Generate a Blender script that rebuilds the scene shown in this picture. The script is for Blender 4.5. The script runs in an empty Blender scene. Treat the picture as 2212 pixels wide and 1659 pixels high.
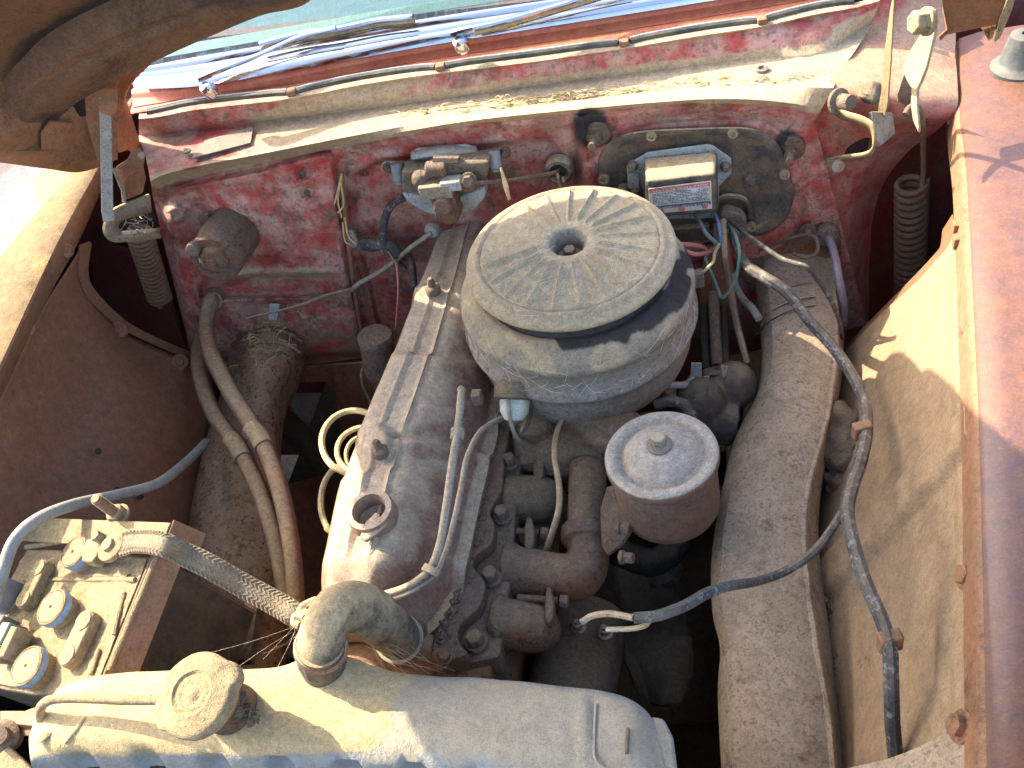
import bpy, bmesh, math, random
import numpy as np
from mathutils import Vector, Matrix, noise
random.seed(7)
C = bpy.context.scene.collection
sc = bpy.context.scene

# ------------------------------------------------------------ camera, light
FW, FH, FOC = 2212.0, 1659.0, 2200.0           # photograph measured on a 2212 px wide copy
_Y = Vector((450, 2300, -FOC)).normalized()
_X = Vector(((FOC*FOC-2300*250)/450, 250, FOC)).normalized()
_Z = _X.cross(_Y)
CR = Matrix((_X, _Y, _Z))
CP = Vector((0, 0, 1.69))
cam = bpy.data.cameras.new('camera'); camo = bpy.data.objects.new('camera', cam); C.objects.link(camo)
camo.matrix_world = Matrix.Translation(CP) @ CR.to_4x4()
cam.sensor_fit = 'HORIZONTAL'; cam.sensor_width = 36; cam.lens = 36*FOC/FW
cam.clip_start = .02; cam.clip_end = 500
sc.camera = camo

SUN = Vector((-1.25, .50, 1.0)).normalized()
w = bpy.data.worlds.new('World'); sc.world = w; w.use_nodes = True
nt = w.node_tree; bg = nt.nodes['Background']
sky = nt.nodes.new('ShaderNodeTexSky'); sky.sky_type = 'NISHITA'; sky.sun_disc = False
sky.sun_elevation = math.asin(SUN.z); sky.sun_rotation = math.atan2(SUN.x, SUN.y)
sky.air_density = 1.0; sky.dust_density = 4.0
nt.links.new(sky.outputs[0], bg.inputs[0]); bg.inputs[1].default_value = .15
sl = bpy.data.lights.new('sun', 'SUN'); sl.energy = 3.0; sl.angle = math.radians(.5); sl.color = (1, .88, .66)
so = bpy.data.objects.new('sun', sl); C.objects.link(so)
so.rotation_euler = SUN.to_track_quat('Z', 'Y').to_euler()
so.location = (-3, 2, 4)
sc.view_settings.view_transform = 'Standard'; sc.view_settings.look = 'None'
sc.view_settings.exposure = 2.4; sc.view_settings.gamma = 1
sc.cycles.max_bounces = 8; sc.cycles.diffuse_bounces = 5

# ------------------------------------------------------------ measuring helpers
def ray(px, py): return CR @ Vector((px-FW/2, FH/2-py, -FOC))
def P(px, py, z=None, y=None, x=None, pl=None):
    d = ray(px, py)
    if pl is not None:
        o, n = pl; t = (o-CP).dot(n)/d.dot(n)
    elif z is not None: t = (z-CP.z)/d.z
    elif y is not None: t = (y-CP.y)/d.y
    else: t = (x-CP.x)/d.x
    return CP+d*t
def S(p, px):                                   # size in metres of px pixels at point p
    c = CR.transposed() @ (p-CP); return px*(-c.z)/FOC
def proj(p):
    c = CR.transposed() @ (p-CP); return FW/2+FOC*c.x/-c.z, FH/2-FOC*c.y/-c.z
def sst(a, b, v):
    t = max(0., min(1., (v-a)/(b-a))); return t*t*(3-2*t)
def crom(pts, n=6):                             # smooth curve through points
    pts = [Vector(p) for p in pts]
    if len(pts) < 3: return pts
    q = [pts[0]*2-pts[1]]+pts+[pts[-1]*2-pts[-2]]; out = []
    for i in range(1, len(q)-2):
        a, b, c, d = q[i-1:i+3]
        for k in range(n):
            t = k/n
            out.append(.5*((2*b)+(c-a)*t+(2*a-5*b+4*c-d)*t*t+(3*b-a-3*c+d)*t**3))
    out.append(pts[-1]); return out
def lerpl(l, n):                                # resample list of vectors/floats by index
    out = []
    for i in range(n):
        t = i/(n-1)*(len(l)-1); k = min(int(t), len(l)-2); f = t-k
        out.append(l[k]*(1-f)+l[k+1]*f)
    return out

# ------------------------------------------------------------ object helpers
def tag(o, label, cat, group=None, kind=None):
    if label: o['label'] = label
    if cat: o['category'] = cat
    if group: o['group'] = group
    if kind: o['kind'] = kind
    return o
def thing(name, label, cat, loc=(0, 0, 0), group=None):
    o = bpy.data.objects.new(name, None); C.objects.link(o); o.location = loc
    o.empty_display_size = .02
    return tag(o, label, cat, group)
class MB:
    def __init__(s): s.v = []; s.f = []
    def add(s, vs, fs):
        k = len(s.v); s.v += [tuple(v) for v in vs]; s.f += [tuple(i+k for i in f) for f in fs]; return s
    def grid(s, rows, closeu=False, capends=False):
        n, m = len(rows), len(rows[0]); vs = [p for r in rows for p in r]; fs = []
        for i in range(n-1):
            for j in range(m if closeu else m-1):
                j2 = (j+1) % m
                fs.append((i*m+j, i*m+j2, (i+1)*m+j2, (i+1)*m+j))
        if capends: fs += [tuple(range(m))[::-1], tuple((n-1)*m+j for j in range(m))]
        return s.add(vs, fs)
    def tube(s, path, r, n=10, sm=5, flat=None, jit=0, cap=True):
        if sm: path = crom(path, sm)
        path = [Vector(p) for p in path]; L = len(path)
        rs = lerpl(list(r), L) if isinstance(r, (list, tuple)) else [r]*L
        t0 = (path[1]-path[0]).normalized()
        up = Vector((0, 0, 1)) if abs(t0.z) < .9 else Vector((0, 1, 0))
        u = t0.cross(up).normalized(); rows = []
        for i in range(L):
            t = (path[min(i+1, L-1)]-path[max(i-1, 0)]).normalized()
            u = (u-t*u.dot(t)).normalized(); v = t.cross(u)
            ring = []
            for k in range(n):
                a = 2*math.pi*k/n; rr = rs[i]
                d = u*math.cos(a)*(flat[0] if flat else 1)+v*math.sin(a)*(flat[1] if flat else 1)
                p = path[i]+d*rr
                if jit: p += d*jit*noise.noise(p*60)
                ring.append(p)
            rows.append(ring)
        return s.grid(rows, True, cap)
    def lathe(s, c, ax, prof, n=32, mod=None):
        ax = Vector(ax).normalized(); up = Vector((0, 0, 1)) if abs(ax.z) < .9 else Vector((0, 1, 0))
        u = up.cross(ax).normalized(); v = ax.cross(u); c = Vector(c); rows = []
        for (r, h) in prof:
            ring = []
            for k in range(n):
                a = 2*math.pi*k/n; rr, hh = (r, h) if not mod else mod(r, h, a)
                ring.append(c+ax*hh+(u*math.cos(a)+v*math.sin(a))*max(rr, 1e-5))
            rows.append(ring)
        return s.grid(rows, True, True)
    def box(s, c, ex, ey, ez):                   # half-extent vectors
        c = Vector(c); vs = []
        for i in (-1, 1):
            for j in (-1, 1):
                for k in (-1, 1): vs.append(c+ex*i+ey*j+ez*k)
        fs = [(0, 1, 3, 2), (4, 6, 7, 5), (0, 4, 5, 1), (2, 3, 7, 6), (0, 2, 6, 4), (1, 5, 7, 3)]
        return s.add(vs, fs)
    def bx(s, c, sx, sy, sz, rz=0, rx=0, ry=0):
        m = Matrix.Rotation(rz, 3, 'Z') @ Matrix.Rotation(rx, 3, 'X') @ Matrix.Rotation(ry, 3, 'Y')
        return s.box(c, m @ Vector((sx/2, 0, 0)), m @ Vector((0, sy/2, 0)), m @ Vector((0, 0, sz/2)))
    def slab(s, poly, off):                      # polygon of 3-D points extruded by vector off
        n = len(poly); off = Vector(off); poly = [Vector(p) for p in poly]
        vs = poly+[p+off for p in poly]
        fs = [tuple(range(n)), tuple(range(2*n-1, n-1, -1))]+[(i, i+n, (i+1) % n+n, (i+1) % n) for i in range(n)]
        return s.add(vs, fs)
    def hexb(s, c, ax, r, h, washer=1.5, wh=.25, rot=0):
        ax = Vector(ax).normalized(); c = Vector(c)
        if washer: s.lathe(c, ax, [(r*washer, -.001), (r*washer, h*wh*.8), (r*washer*.92, h*wh), (r*.9, h*wh)], 18)
        up = Vector((0, 0, 1)) if abs(ax.z) < .9 else Vector((0, 1, 0))
        u = up.cross(ax).normalized(); v = ax.cross(u); rows = []
        for rr, hh in ((1, wh*.9), (1, .9), (.86, 1.0)):
            rows.append([c+ax*h*hh+(u*math.cos(a)+v*math.sin(a))*r*rr for a in [rot+math.pi/3*k for k in range(6)]])
        return s.grid(rows, True, True)
    def ball(s, c, r, n=12, sq=(1, 1, 1), jit=0, jf=30):
        c = Vector(c); rows = []
        for i in range(n+1):
            th = math.pi*(i/n)*.998+.001; ring = []
            for k in range(n*2):
                a = math.pi*k/n
                d = Vector((math.sin(th)*math.cos(a)*sq[0], math.sin(th)*math.sin(a)*sq[1], math.cos(th)*sq[2]))
                ring.append(c+d*r*(1+jit*noise.noise((c+d*r)*jf)))
            rows.append(ring)
        return s.grid(rows, True, True)
    def noise(s, amp, sc=20, oct=1):
        out = []
        for v in s.v:
            v = Vector(v); k = v*sc
            d = Vector((noise.noise(k), noise.noise(k+Vector((7, 3, 1))), noise.noise(k+Vector((1, 9, 4)))))
            out.append(tuple(v+d*amp))
        s.v = out; return s
    def build(s, name, mat, parent=None, ang=40, bevel=0, sub=0, solid=0, remesh=0, label=None, colf=None, segs=2, flip=False):
        me = bpy.data.meshes.new(name); me.from_pydata(s.v, [], s.f); me.update()
        bm = bmesh.new(); bm.from_mesh(me); bmesh.ops.recalc_face_normals(bm, faces=bm.faces)
        if flip: bmesh.ops.reverse_faces(bm, faces=bm.faces)
        bm.to_mesh(me); bm.free()
        if colf:
            at = me.color_attributes.new('wear', 'FLOAT_COLOR', 'POINT')
            buf = np.zeros(len(me.vertices)*4, dtype=np.float32)
            for i, v in enumerate(me.vertices): buf[i*4:i*4+3] = colf(v.co)
            at.data.foreach_set('color', buf)
        me.shade_smooth()
        if ang < 180: me.set_sharp_from_angle(angle=math.radians(ang))
        me.materials.append(mat)
        o = bpy.data.objects.new(name, me); C.objects.link(o)
        if parent is not None:
            o.parent = parent; o.matrix_parent_inverse = Matrix.Translation(-parent.location) if parent.type == 'EMPTY' and parent.parent is None else Matrix()
        if solid:
            m = o.modifiers.new('solid', 'SOLIDIFY'); m.thickness = solid; m.offset = -1
        if bevel:
            m = o.modifiers.new('bevel', 'BEVEL'); m.width = bevel; m.segments = segs; m.limit_method = 'ANGLE'; m.angle_limit = math.radians(35)
        if sub:
            m = o.modifiers.new('sub', 'SUBSURF'); m.levels = sub; m.render_levels = sub
        if remesh:
            m = o.modifiers.new('remesh', 'REMESH'); m.mode = 'VOXEL'; m.voxel_size = remesh; m.use_smooth_shade = True
            m = o.modifiers.new('smooth', 'SMOOTH'); m.factor = .8; m.iterations = 4
        if label: o['label'] = label
        return o
def solo(mb, name, mat, label, cat, group=None, kind=None, **k):
    return tag(mb.build(name, mat, None, **k), label, cat, group, kind)

# ------------------------------------------------------------ materials
DUST = (.39, .295, .165)
class NG:
    def __init__(s, name):
        s.m = bpy.data.materials.new(name); s.m.use_nodes = True; s.t = s.m.node_tree; s.n = s.t.nodes; s.b = s.n['Principled BSDF']
        s.pos = s.n.new('ShaderNodeTexCoord').outputs['Object']
    def L(s, a, b): s.t.links.new(a, b)
    def noise(s, sc, det=4, rough=.6, vec=None, dist=0):
        n = s.n.new('ShaderNodeTexNoise'); n.inputs['Scale'].default_value = sc; n.inputs['Detail'].default_value = det
        n.inputs['Roughness'].default_value = rough; n.inputs['Distortion'].default_value = dist
        s.L(vec or s.pos, n.inputs['Vector']); return n.outputs['Fac']
    def rng(s, v, a, b, c=0., d=1., smooth=True):
        n = s.n.new('ShaderNodeMapRange'); n.interpolation_type = 'SMOOTHSTEP' if smooth else 'LINEAR'
        s.L(v, n.inputs[0]) if not isinstance(v, (int, float)) else setattr(n.inputs[0], 'default_value', v)
        for i, x in zip((1, 2, 3, 4), (a, b, c, d)): n.inputs[i].default_value = x
        return n.outputs[0]
    def math(s, op, a, b=0.):
        n = s.n.new('ShaderNodeMath'); n.operation = op
        for i, x in enumerate((a, b)):
            if isinstance(x, (int, float)): n.inputs[i].default_value = x
            else: s.L(x, n.inputs[i])
        return n.outputs[0]
    def mix(s, f, a, b):
        n = s.n.new('ShaderNodeMix'); n.data_type = 'RGBA'
        for i, x in ((0, f), (6, a), (7, b)):
            if isinstance(x, (int, float)): n.inputs[i].default_value = x
            elif isinstance(x, tuple): n.inputs[i].default_value = (*x[:3], 1)
            else: s.L(x, n.inputs[i])
        return n.outputs[2]
    def scale(s, x, y, z):
        n = s.n.new('ShaderNodeMapping'); n.inputs['Scale'].default_value = (x, y, z); s.L(s.pos, n.inputs['Vector']); return n.outputs[0]
def mat(name, c1, c2=None, rust=None, ra=.5, rs=14, dust=.5, up=.35, side=.12, dcol=DUST, speck=0, sps=260, spc=(.05, .03, .025), rough=.75, metal=0., bump=.3, bs=1., coat=0, wear=False, var=.42, black=(.02, .02, .025), streak=None):
    g = NG(name); big = g.noise(6, 3); midn = g.noise(28, 5); fine = g.noise(190, 4, .7); grain = g.noise(900, 2)
    col = g.mix(g.rng(midn, .35, .68), c1, c2 or tuple(x*.75 for x in c1))
    if streak:
        st = g.noise(1, 4, .6, g.scale(*streak[1])); col = g.mix(g.rng(st, .45, .7, 0, streak[2]), col, streak[0])
    if rust:
        rn = g.math('ADD', g.math('MULTIPLY', g.noise(rs, 6, .7, dist=.4), .7), g.math('MULTIPLY', fine, .3))
        col = g.mix(g.rng(rn, .62-.25*ra, .70-.2*ra), col, g.mix(g.rng(fine, .3, .7), rust, tuple(x*.5 for x in rust)))
    if speck:
        sn = g.noise(sps, 3, .6); col = g.mix(g.math('MULTIPLY', g.rng(sn, .56, .63), speck), col, spc)
    geo = g.n.new('ShaderNodeNewGeometry'); sep = g.n.new('ShaderNodeSeparateXYZ'); g.L(geo.outputs['Normal'], sep.inputs[0])
    nz = g.math('ADD', sep.outputs[2], g.math('MULTIPLY', g.math('SUBTRACT', g.math('ADD', g.math('MULTIPLY', midn, .6), g.math('MULTIPLY', fine, .4)), .5), 1.5))
    df = g.math('MULTIPLY', g.rng(nz, up, up+.45), dust)
    df = g.math('MAXIMUM', df, g.math('MULTIPLY', g.rng(g.math('ADD', g.math('MULTIPLY', midn, .5), g.math('MULTIPLY', fine, .5)), .38, .62), side*2))
    if wear:
        a = g.n.new('ShaderNodeVertexColor'); a.layer_name = 'wear'; sp = g.n.new('ShaderNodeSeparateColor'); g.L(a.outputs[0], sp.inputs[0])
        nn = g.math('MULTIPLY', g.math('SUBTRACT', g.math('ADD', g.math('MULTIPLY', midn, .5), g.math('MULTIPLY', fine, .5)), .5), 1.2)
        def m(i): return g.rng(g.math('ADD', sp.outputs[i], nn), .35, .62)
        if rust: col = g.mix(m(2), col, rust)
        df = g.math('MAXIMUM', g.math('MULTIPLY', df, 1.), g.math('MULTIPLY', m(1), 1.))
        bm_ = g.rng(g.math('ADD', sp.outputs[0], nn), .25, .8); df = g.math('MULTIPLY', df, g.math('SUBTRACT', 1., g.math('MULTIPLY', bm_, .93)))
        col = g.mix(bm_, col, black)
    dc = g.mix(g.rng(fine, .3, .7), tuple(x*1.12 for x in dcol), tuple(x*.78 for x in dcol))
    dc = g.mix(g.rng(grain, .55, .68, 0, .55), dc, (.12, .09, .06))
    col = g.mix(df, col, dc)
    vv = g.math('ADD', g.math('MULTIPLY', g.noise(75, 5, .75), .6), g.math('MULTIPLY', g.noise(480, 3, .7), .5))
    hv = g.n.new('ShaderNodeHueSaturation'); g.L(col, hv.inputs['Color']); g.L(g.rng(vv, .3, .7, 1-var, 1+var, False), hv.inputs['Value']); col = hv.outputs[0]
    g.L(col, g.b.inputs['Base Color'])
    rr = g.math('ADD', g.math('MULTIPLY', df, .97-rough), rough); g.L(rr, g.b.inputs['Roughness'])
    g.L(g.math('MULTIPLY', g.math('SUBTRACT', 1., df), metal), g.b.inputs['Metallic'])
    g.b.inputs['Specular IOR Level'].default_value = .35
    if coat: g.b.inputs['Coat Weight'].default_value = coat; g.b.inputs['Coat Roughness'].default_value = .25
    if bump:
        h = g.math('ADD', g.math('MULTIPLY', fine, .6), g.math('MULTIPLY', grain, g.math('ADD', g.math('MULTIPLY', df, .5), .15)))
        h = g.math('ADD', h, g.math('MULTIPLY', midn, .8))
        b = g.n.new('ShaderNodeBump'); b.inputs['Strength'].default_value = min(1, bump*1.5); b.inputs['Distance'].default_value = .004*bs
        g.L(h, b.inputs['Height']); g.L(b.outputs[0], g.b.inputs['Normal'])
    return g.m
RUST = (.19, .075, .03); DRUST = (.09, .04, .022)
M = {}
M['red'] = mat('red_paint', (.35, .045, .038), (.42, .23, .20), rust=(.13, .065, .045), ra=.42, rs=13, dust=.9, up=.82, side=.17, dcol=(.38, .285, .18), speck=.75, sps=120, spc=(.09, .05, .04), rough=.5, bump=.3, wear=True, streak=((.12, .06, .045), (11, 11, 4), .55))
M['redside'] = mat('red_paint_body', (.36, .05, .045), (.40, .14, .12), rust=(.18, .08, .05), ra=.35, dust=.6, side=.2, speck=.6, sps=150, rough=.55, bump=.2)
M['cowl'] = mat('red_cowl_paint', (.45, .13, .06), (.42, .06, .035), rust=(.28, .12, .06), ra=.3, dust=.25, up=.7, side=.08, rough=.4, bump=.1, coat=.2)
M['fender'] = mat('weathered_fender_paint', (.125, .056, .034), (.095, .046, .040), rust=(.25, .105, .045), ra=.32, rs=130, dust=.0, side=.0, speck=.6, sps=330, spc=(.12, .05, .03), rough=.45, bump=.12, coat=.28)
M['fenderL'] = mat('sun_bleached_fender', (.095, .062, .034), (.08, .040, .020), rust=(.42, .2, .07), ra=.4, rs=14, dust=.3, up=.6, side=.05, speck=.7, sps=260, rough=.85, bump=.25)
M['fenderL'].node_tree.nodes['Principled BSDF'].inputs['Specular IOR Level'].default_value = .08
M['fenderO'] = mat('fender_sky_tint', (.11, .10, .115), (.09, .085, .105), rust=(.30, .14, .07), ra=.35, dust=.0, side=.05, speck=.4, rough=.7, bump=.15, wear=True)  # lilac tint stands for sky reflection on the outer slope; rust is real
M['fenderO'].node_tree.nodes['Principled BSDF'].inputs['Specular IOR Level'].default_value = .15
M['rustp'] = mat('rust_orange_sheet', (.21, .095, .05), (.155, .072, .04), rust=(.13, .05, .025), ra=.4, dust=.2, side=.1, speck=.4, rough=.7, bump=.15)
M['apronL'] = mat('brown_apron', (.185, .08, .04), (.15, .066, .034), rust=(.19, .09, .05), ra=.3, rs=6, dust=.1, up=.6, side=.04, speck=.25, rough=.6, bump=.08)
M['apronR'] = mat('tan_apron', (.25, .17, .10), (.21, .14, .08), rust=(.17, .095, .055), ra=.22, rs=7, dust=.35, up=.5, side=.1, speck=.25, rough=.7, bump=.12)
M['hood'] = mat('hood_underside', (.145, .078, .045), (.10, .052, .032), rust=(.035, .022, .016), ra=.55, rs=5, dust=.15, up=.2, side=.14, speck=.5, rough=.7, bump=.2, wear=True, dcol=(.3, .2, .12))
M['hoodedge'] = mat('hood_rear_edge', (.30, .09, .04), (.22, .07, .035), rust=(.15, .07, .04), ra=.3, dust=.1, side=.06, speck=.4, rough=.5, bump=.12)
M['grey'] = mat('dusty_grey_casting', (.17, .135, .11), (.10, .08, .066), rust=RUST, ra=.38, rs=12, dust=.75, up=.25, side=.2, speck=.6, sps=200, rough=.85, bump=.6, bs=2.2, dcol=(.31, .235, .15))
M['vc'] = mat('dusty_valve_cover', (.17, .09, .065), (.15, .07, .045), rust=(.19, .08, .045), ra=.3, rs=7, dust=.97, up=.44, side=.2, speck=.45, sps=240, rough=.8, bump=.4, dcol=(.40, .32, .225))
M['rusty'] = mat('rusty_casting', (.16, .10, .07), (.10, .06, .042), rust=(.24, .09, .035), ra=.6, rs=18, dust=.55, up=.42, side=.12, speck=.8, sps=180, rough=.85, bump=.6, bs=2.2, dcol=(.29, .235, .17))
M['clean'] = mat('air_cleaner_shell', (.20, .182, .155), (.13, .118, .10), rust=(.16, .11, .075), ra=.25, dust=.97, up=.55, side=.16, speck=.55, sps=170, rough=.75, bump=.5, wear=True, dcol=(.38, .30, .19), black=(.012, .012, .014))
M['can'] = mat('filter_can', (.13, .075, .05), (.09, .055, .04), rust=(.19, .085, .04), ra=.4, dust=.97, up=.3, side=.1, speck=.6, sps=260, rough=.75, bump=.35, dcol=(.36, .315, .255))
M['duct'] = mat('speckled_duct', (.30, .23, .16), (.23, .165, .115), rust=(.14, .07, .05), ra=.3, rs=26, dust=.5, up=.65, side=.22, speck=.7, sps=215, spc=(.08, .045, .038), rough=.8, bump=.22, dcol=(.31, .245, .16))
M['ductR'] = mat('brown_duct', (.30, .215, .145), (.21, .125, .08), rust=(.17, .062, .03), ra=.5, rs=24, dust=.45, up=.6, side=.14, speck=1, sps=140, rough=.8, bump=.35)
M['rad'] = mat('radiator_tank', (.21, .225, .23), (.16, .18, .19), dust=.5, up=.45, side=.12, speck=.2, rough=.6, bump=.4, var=.2, dcol=(.45, .34, .175), wear=True, black=(.05, .06, .06))
M['dirt'] = mat('thick_dust', DUST, (.33, .26, .16), dust=1, up=-.5, side=.3, rough=.98, bump=.9, bs=1.5)
M['battop'] = mat('battery_top_dust', (.08, .075, .06), (.11, .095, .07), dust=1., up=-.2, side=.3, rough=.9, bump=.9, bs=1.6)
M['bat'] = mat('battery_case', (.05, .045, .04), (.07, .06, .045), dust=1., up=.3, side=.08, rough=.7, bump=.7, bs=1.4)
M['rubber'] = mat('dusty_rubber', (.05, .045, .04), (.09, .075, .055), dust=.97, up=.08, side=.28, rough=.92, bump=.3)
M['hose2'] = mat('red_stained_hose', (.13, .10, .08), (.15, .075, .05), rust=(.26, .075, .045), ra=.6, rs=9, dust=.6, up=.4, side=.16, rough=.8, bump=.25)
M['strap'] = mat('dusty_braid', (.15, .125, .09), (.11, .09, .065), dust=.55, up=.75, side=.12, rough=.9, bump=.4)
M['hose'] = mat('dusty_hose', (.12, .10, .085), (.13, .08, .06), rust=(.25, .085, .055), ra=.45, rs=12, dust=.85, up=.25, side=.2, rough=.8, bump=.25)
M['hoseblue'] = mat('grey_blue_cable', (.16, .18, .19), (.12, .135, .145), dust=.35, up=.6, side=.15, rough=.6, bump=.15)
M['loom'] = mat('cloth_loom', (.022, .026, .034), (.04, .043, .05), dust=.25, up=.5, side=.07, rough=.7, bump=.5, speck=.5, spc=(.22, .22, .22), sps=120)
M['galv'] = mat('dull_zinc', (.27, .25, .21), (.19, .165, .13), rust=RUST, ra=.15, dust=.5, up=.5, side=.15, speck=.6, rough=.5, metal=.4, bump=.15)
M['hinge'] = mat('hinge_steel', (.22, .175, .10), (.18, .135, .075), rust=(.28, .13, .06), ra=.35, dust=.4, up=.4, side=.2, speck=.7, rough=.6, bump=.2)
M['spring'] = mat('rusty_spring_wire', (.14, .07, .04), (.095, .05, .03), rust=(.17, .075, .035), ra=.5, dust=.25, up=.5, side=.08, rough=.8, bump=.35)
M['zincblue'] = mat('blue_grey_plate', (.26, .29, .31), (.2, .225, .24), dust=.5, up=.5, side=.12, speck=.5, rough=.45, bump=.12)
M['black'] = mat('black_enamel', (.02, .02, .023), (.035, .033, .035), rust=(.09, .05, .03), ra=.3, dust=.85, up=.35, side=.12, rough=.4, bump=.2)
M['plate'] = mat('dark_cover_plate', (.045, .042, .042), (.075, .055, .04), rust=(.12, .065, .035), ra=.45, rs=10, dust=.9, up=.35, side=.12, rough=.55, bump=.3)
M['greasy'] = mat('greasy_metal', (.035, .032, .03), (.06, .05, .042), rust=(.07, .04, .03), ra=.3, dust=.35, up=.55, side=.06, rough=.6, bump=.4)
M['stop'] = mat('bump_stop_rubber', (.045, .055, .06), (.06, .07, .075), dust=.15, side=.04, rough=.6, bump=.1)
M['void'] = mat('underbody_shade', (.016, .013, .011), (.01, .009, .008), dust=.15, up=.5, side=.03, rough=.95, bump=.5)  # near black: the shade of deep gaps is put into the colour
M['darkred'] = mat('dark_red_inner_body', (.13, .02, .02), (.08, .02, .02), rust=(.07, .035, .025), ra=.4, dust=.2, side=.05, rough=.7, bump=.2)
M['cream'] = mat('cream_bowl', (.62, .58, .46), (.5, .46, .36), dust=.2, rough=.4, bump=.1)
M['wireY'] = mat('yellowed_wire', (.42, .36, .2), (.36, .3, .16), dust=.4, up=.5, side=.1, rough=.5, bump=.1)
M['wireR'] = mat('faded_red_wire', (.42, .13, .13), (.36, .12, .12), dust=.3, side=.1, rough=.6, bump=.1)
M['wireB'] = mat('blue_wire', (.10, .17, .32), (.12, .17, .27), dust=.2, side=.1, rough=.5, bump=.1)
M['wireG'] = mat('green_wire', (.10, .19, .16), (.12, .18, .15), dust=.25, side=.1, rough=.6, bump=.1)
M['purple'] = mat('purple_cable', (.16, .14, .21), (.2, .18, .23), dust=.3, side=.1, rough=.5, bump=.1)
M['straw'] = mat('dry_straw', (.52, .40, .19), (.4, .3, .15), dust=.0, side=.0, rough=.8, bump=0)
M['web'] = mat('cobweb', (.62, .58, .48), (.55, .5, .42), dust=.0, side=.0, rough=.9, bump=0)
M['nest'] = mat('mud_nest', (.12, .095, .07), (.19, .16, .12), dust=.3, side=.15, rough=.95, bump=1, bs=3)
M['bluecap'] = mat('blue_cap_rim', (.13, .24, .42), (.16, .27, .44), dust=.3, up=.6, side=.03, rough=.35, bump=.05)
M['paper'] = mat('printed_plate', (.42, .44, .44), (.36, .37, .37), dust=.15, side=.1, rough=.5, bump=.05)
M['label'] = mat('weathered_tin_plate', (.13, .12, .115), (.09, .083, .08), dust=.2, side=.15, speck=.8, sps=200, spc=(.1, .09, .09), rough=.6, bump=.4)
M['seal'] = mat('rubber_seal', (.022, .022, .017), (.045, .042, .028), dust=.25, up=.8, side=.06, rough=.5, bump=.15)
M['inkred'] = mat('orange_red_print', (.45, .11, .07), (.38, .13, .09), dust=.0, side=.06, rough=.6, bump=.0)
M['inkdk'] = mat('dark_print', (.04, .05, .07), (.06, .07, .09), dust=.0, side=.05, rough=.6, bump=.0)
M['inkwh'] = mat('pale_print', (.5, .52, .52), (.45, .46, .46), dust=.0, side=.05, rough=.6, bump=.0)
M['mint'] = mat('mint_green_dash', (.17, .26, .18), (.15, .23, .16), dust=.0, side=.06, rough=.5, bump=.05)
M['teal'] = mat('teal_cabin_trim', (.04, .11, .13), (.03, .08, .1), dust=.1, side=.05, rough=.8, bump=.1)
M['ground'] = mat('dry_dirt', (.24, .2, .15), (.17, .14, .1), rust=(.1, .085, .06), ra=.3, rs=8, dust=.3, up=.6, side=.1, speck=.7, sps=60, rough=.95, bump=1, bs=6)
M['mirrorfender'] = M['fenderO']
def m_chrome():
    g = NG('worn_chrome'); n1 = g.noise(40, 4, .7, g.scale(1, 1, 4)); g.L(g.mix(g.rng(n1, .5, .75, 0, .5), (.55, .57, .61), (.36, .33, .28)), g.b.inputs['Base Color'])
    g.b.inputs['Metallic'].default_value = 1; g.L(g.rng(n1, .35, .75, .04, .3), g.b.inputs['Roughness']); return g.m
M['chrome'] = m_chrome()
def m_glass():
    g = NG('streaked_windscreen_glass'); st = g.noise(1, 5, .7, g.scale(190, 25, 25)); sp = g.noise(420, 3, .7)
    dirt = g.math('ADD', g.rng(st, .40, .70, .12, .5), g.rng(sp, .56, .68, 0, .3))
    tr = g.n.new('ShaderNodeBsdfTransparent'); tr.inputs[0].default_value = (.55, .72, .78, 1)
    gl = g.n.new('ShaderNodeBsdfGlossy'); gl.inputs['Roughness'].default_value = .05
    fr = g.n.new('ShaderNodeFresnel'); fr.inputs[0].default_value = 1.5
    m1 = g.n.new('ShaderNodeMixShader'); g.L(fr.outputs[0], m1.inputs[0]); g.L(tr.outputs[0], m1.inputs[1]); g.L(gl.outputs[0], m1.inputs[2])
    df = g.n.new('ShaderNodeBsdfDiffuse'); df.inputs[0].default_value = (.24, .29, .31, 1)
    m2 = g.n.new('ShaderNodeMixShader'); g.L(dirt, m2.inputs[0]); g.L(m1.outputs[0], m2.inputs[1]); g.L(df.outputs[0], m2.inputs[2])
    g.L(m2.outputs[0], g.n['Material Output'].inputs[0]); return g.m
M['glass'] = m_glass()
def m_bowl():
    g = NG('clear_bowl_glass'); tr = g.n.new('ShaderNodeBsdfTransparent'); tr.inputs[0].default_value = (.82, .86, .86, 1)
    gl = g.n.new('ShaderNodeBsdfGlossy'); gl.inputs['Roughness'].default_value = .3
    m1 = g.n.new('ShaderNodeMixShader'); m1.inputs[0].default_value = .07; g.L(tr.outputs[0], m1.inputs[1]); g.L(gl.outputs[0], m1.inputs[2])
    g.L(m1.outputs[0], g.n['Material Output'].inputs[0]); return g.m
M['bowl'] = m_bowl()
FY = 1.15
def F(px, py, off=0.): return P(px, py, y=FY-off)
def pl(l, n, sm=4):                              # pixel polyline -> n samples, smooth
    q = crom([Vector((a, b, 0)) for a, b in l], sm) if sm else [Vector((a, b, 0)) for a, b in l]
    d = [0]
    for i in range(1, len(q)): d.append(d[-1]+(q[i]-q[i-1]).length)
    out = []; k = 0
    for i in range(n):
        t = d[-1]*i/(n-1)
        while k < len(q)-2 and d[k+1] < t: k += 1
        f = (t-d[k])/max(1e-9, d[k+1]-d[k]); p = q[k].lerp(q[k+1], min(1, f)); out.append((p.x, p.y))
    return out
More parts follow.
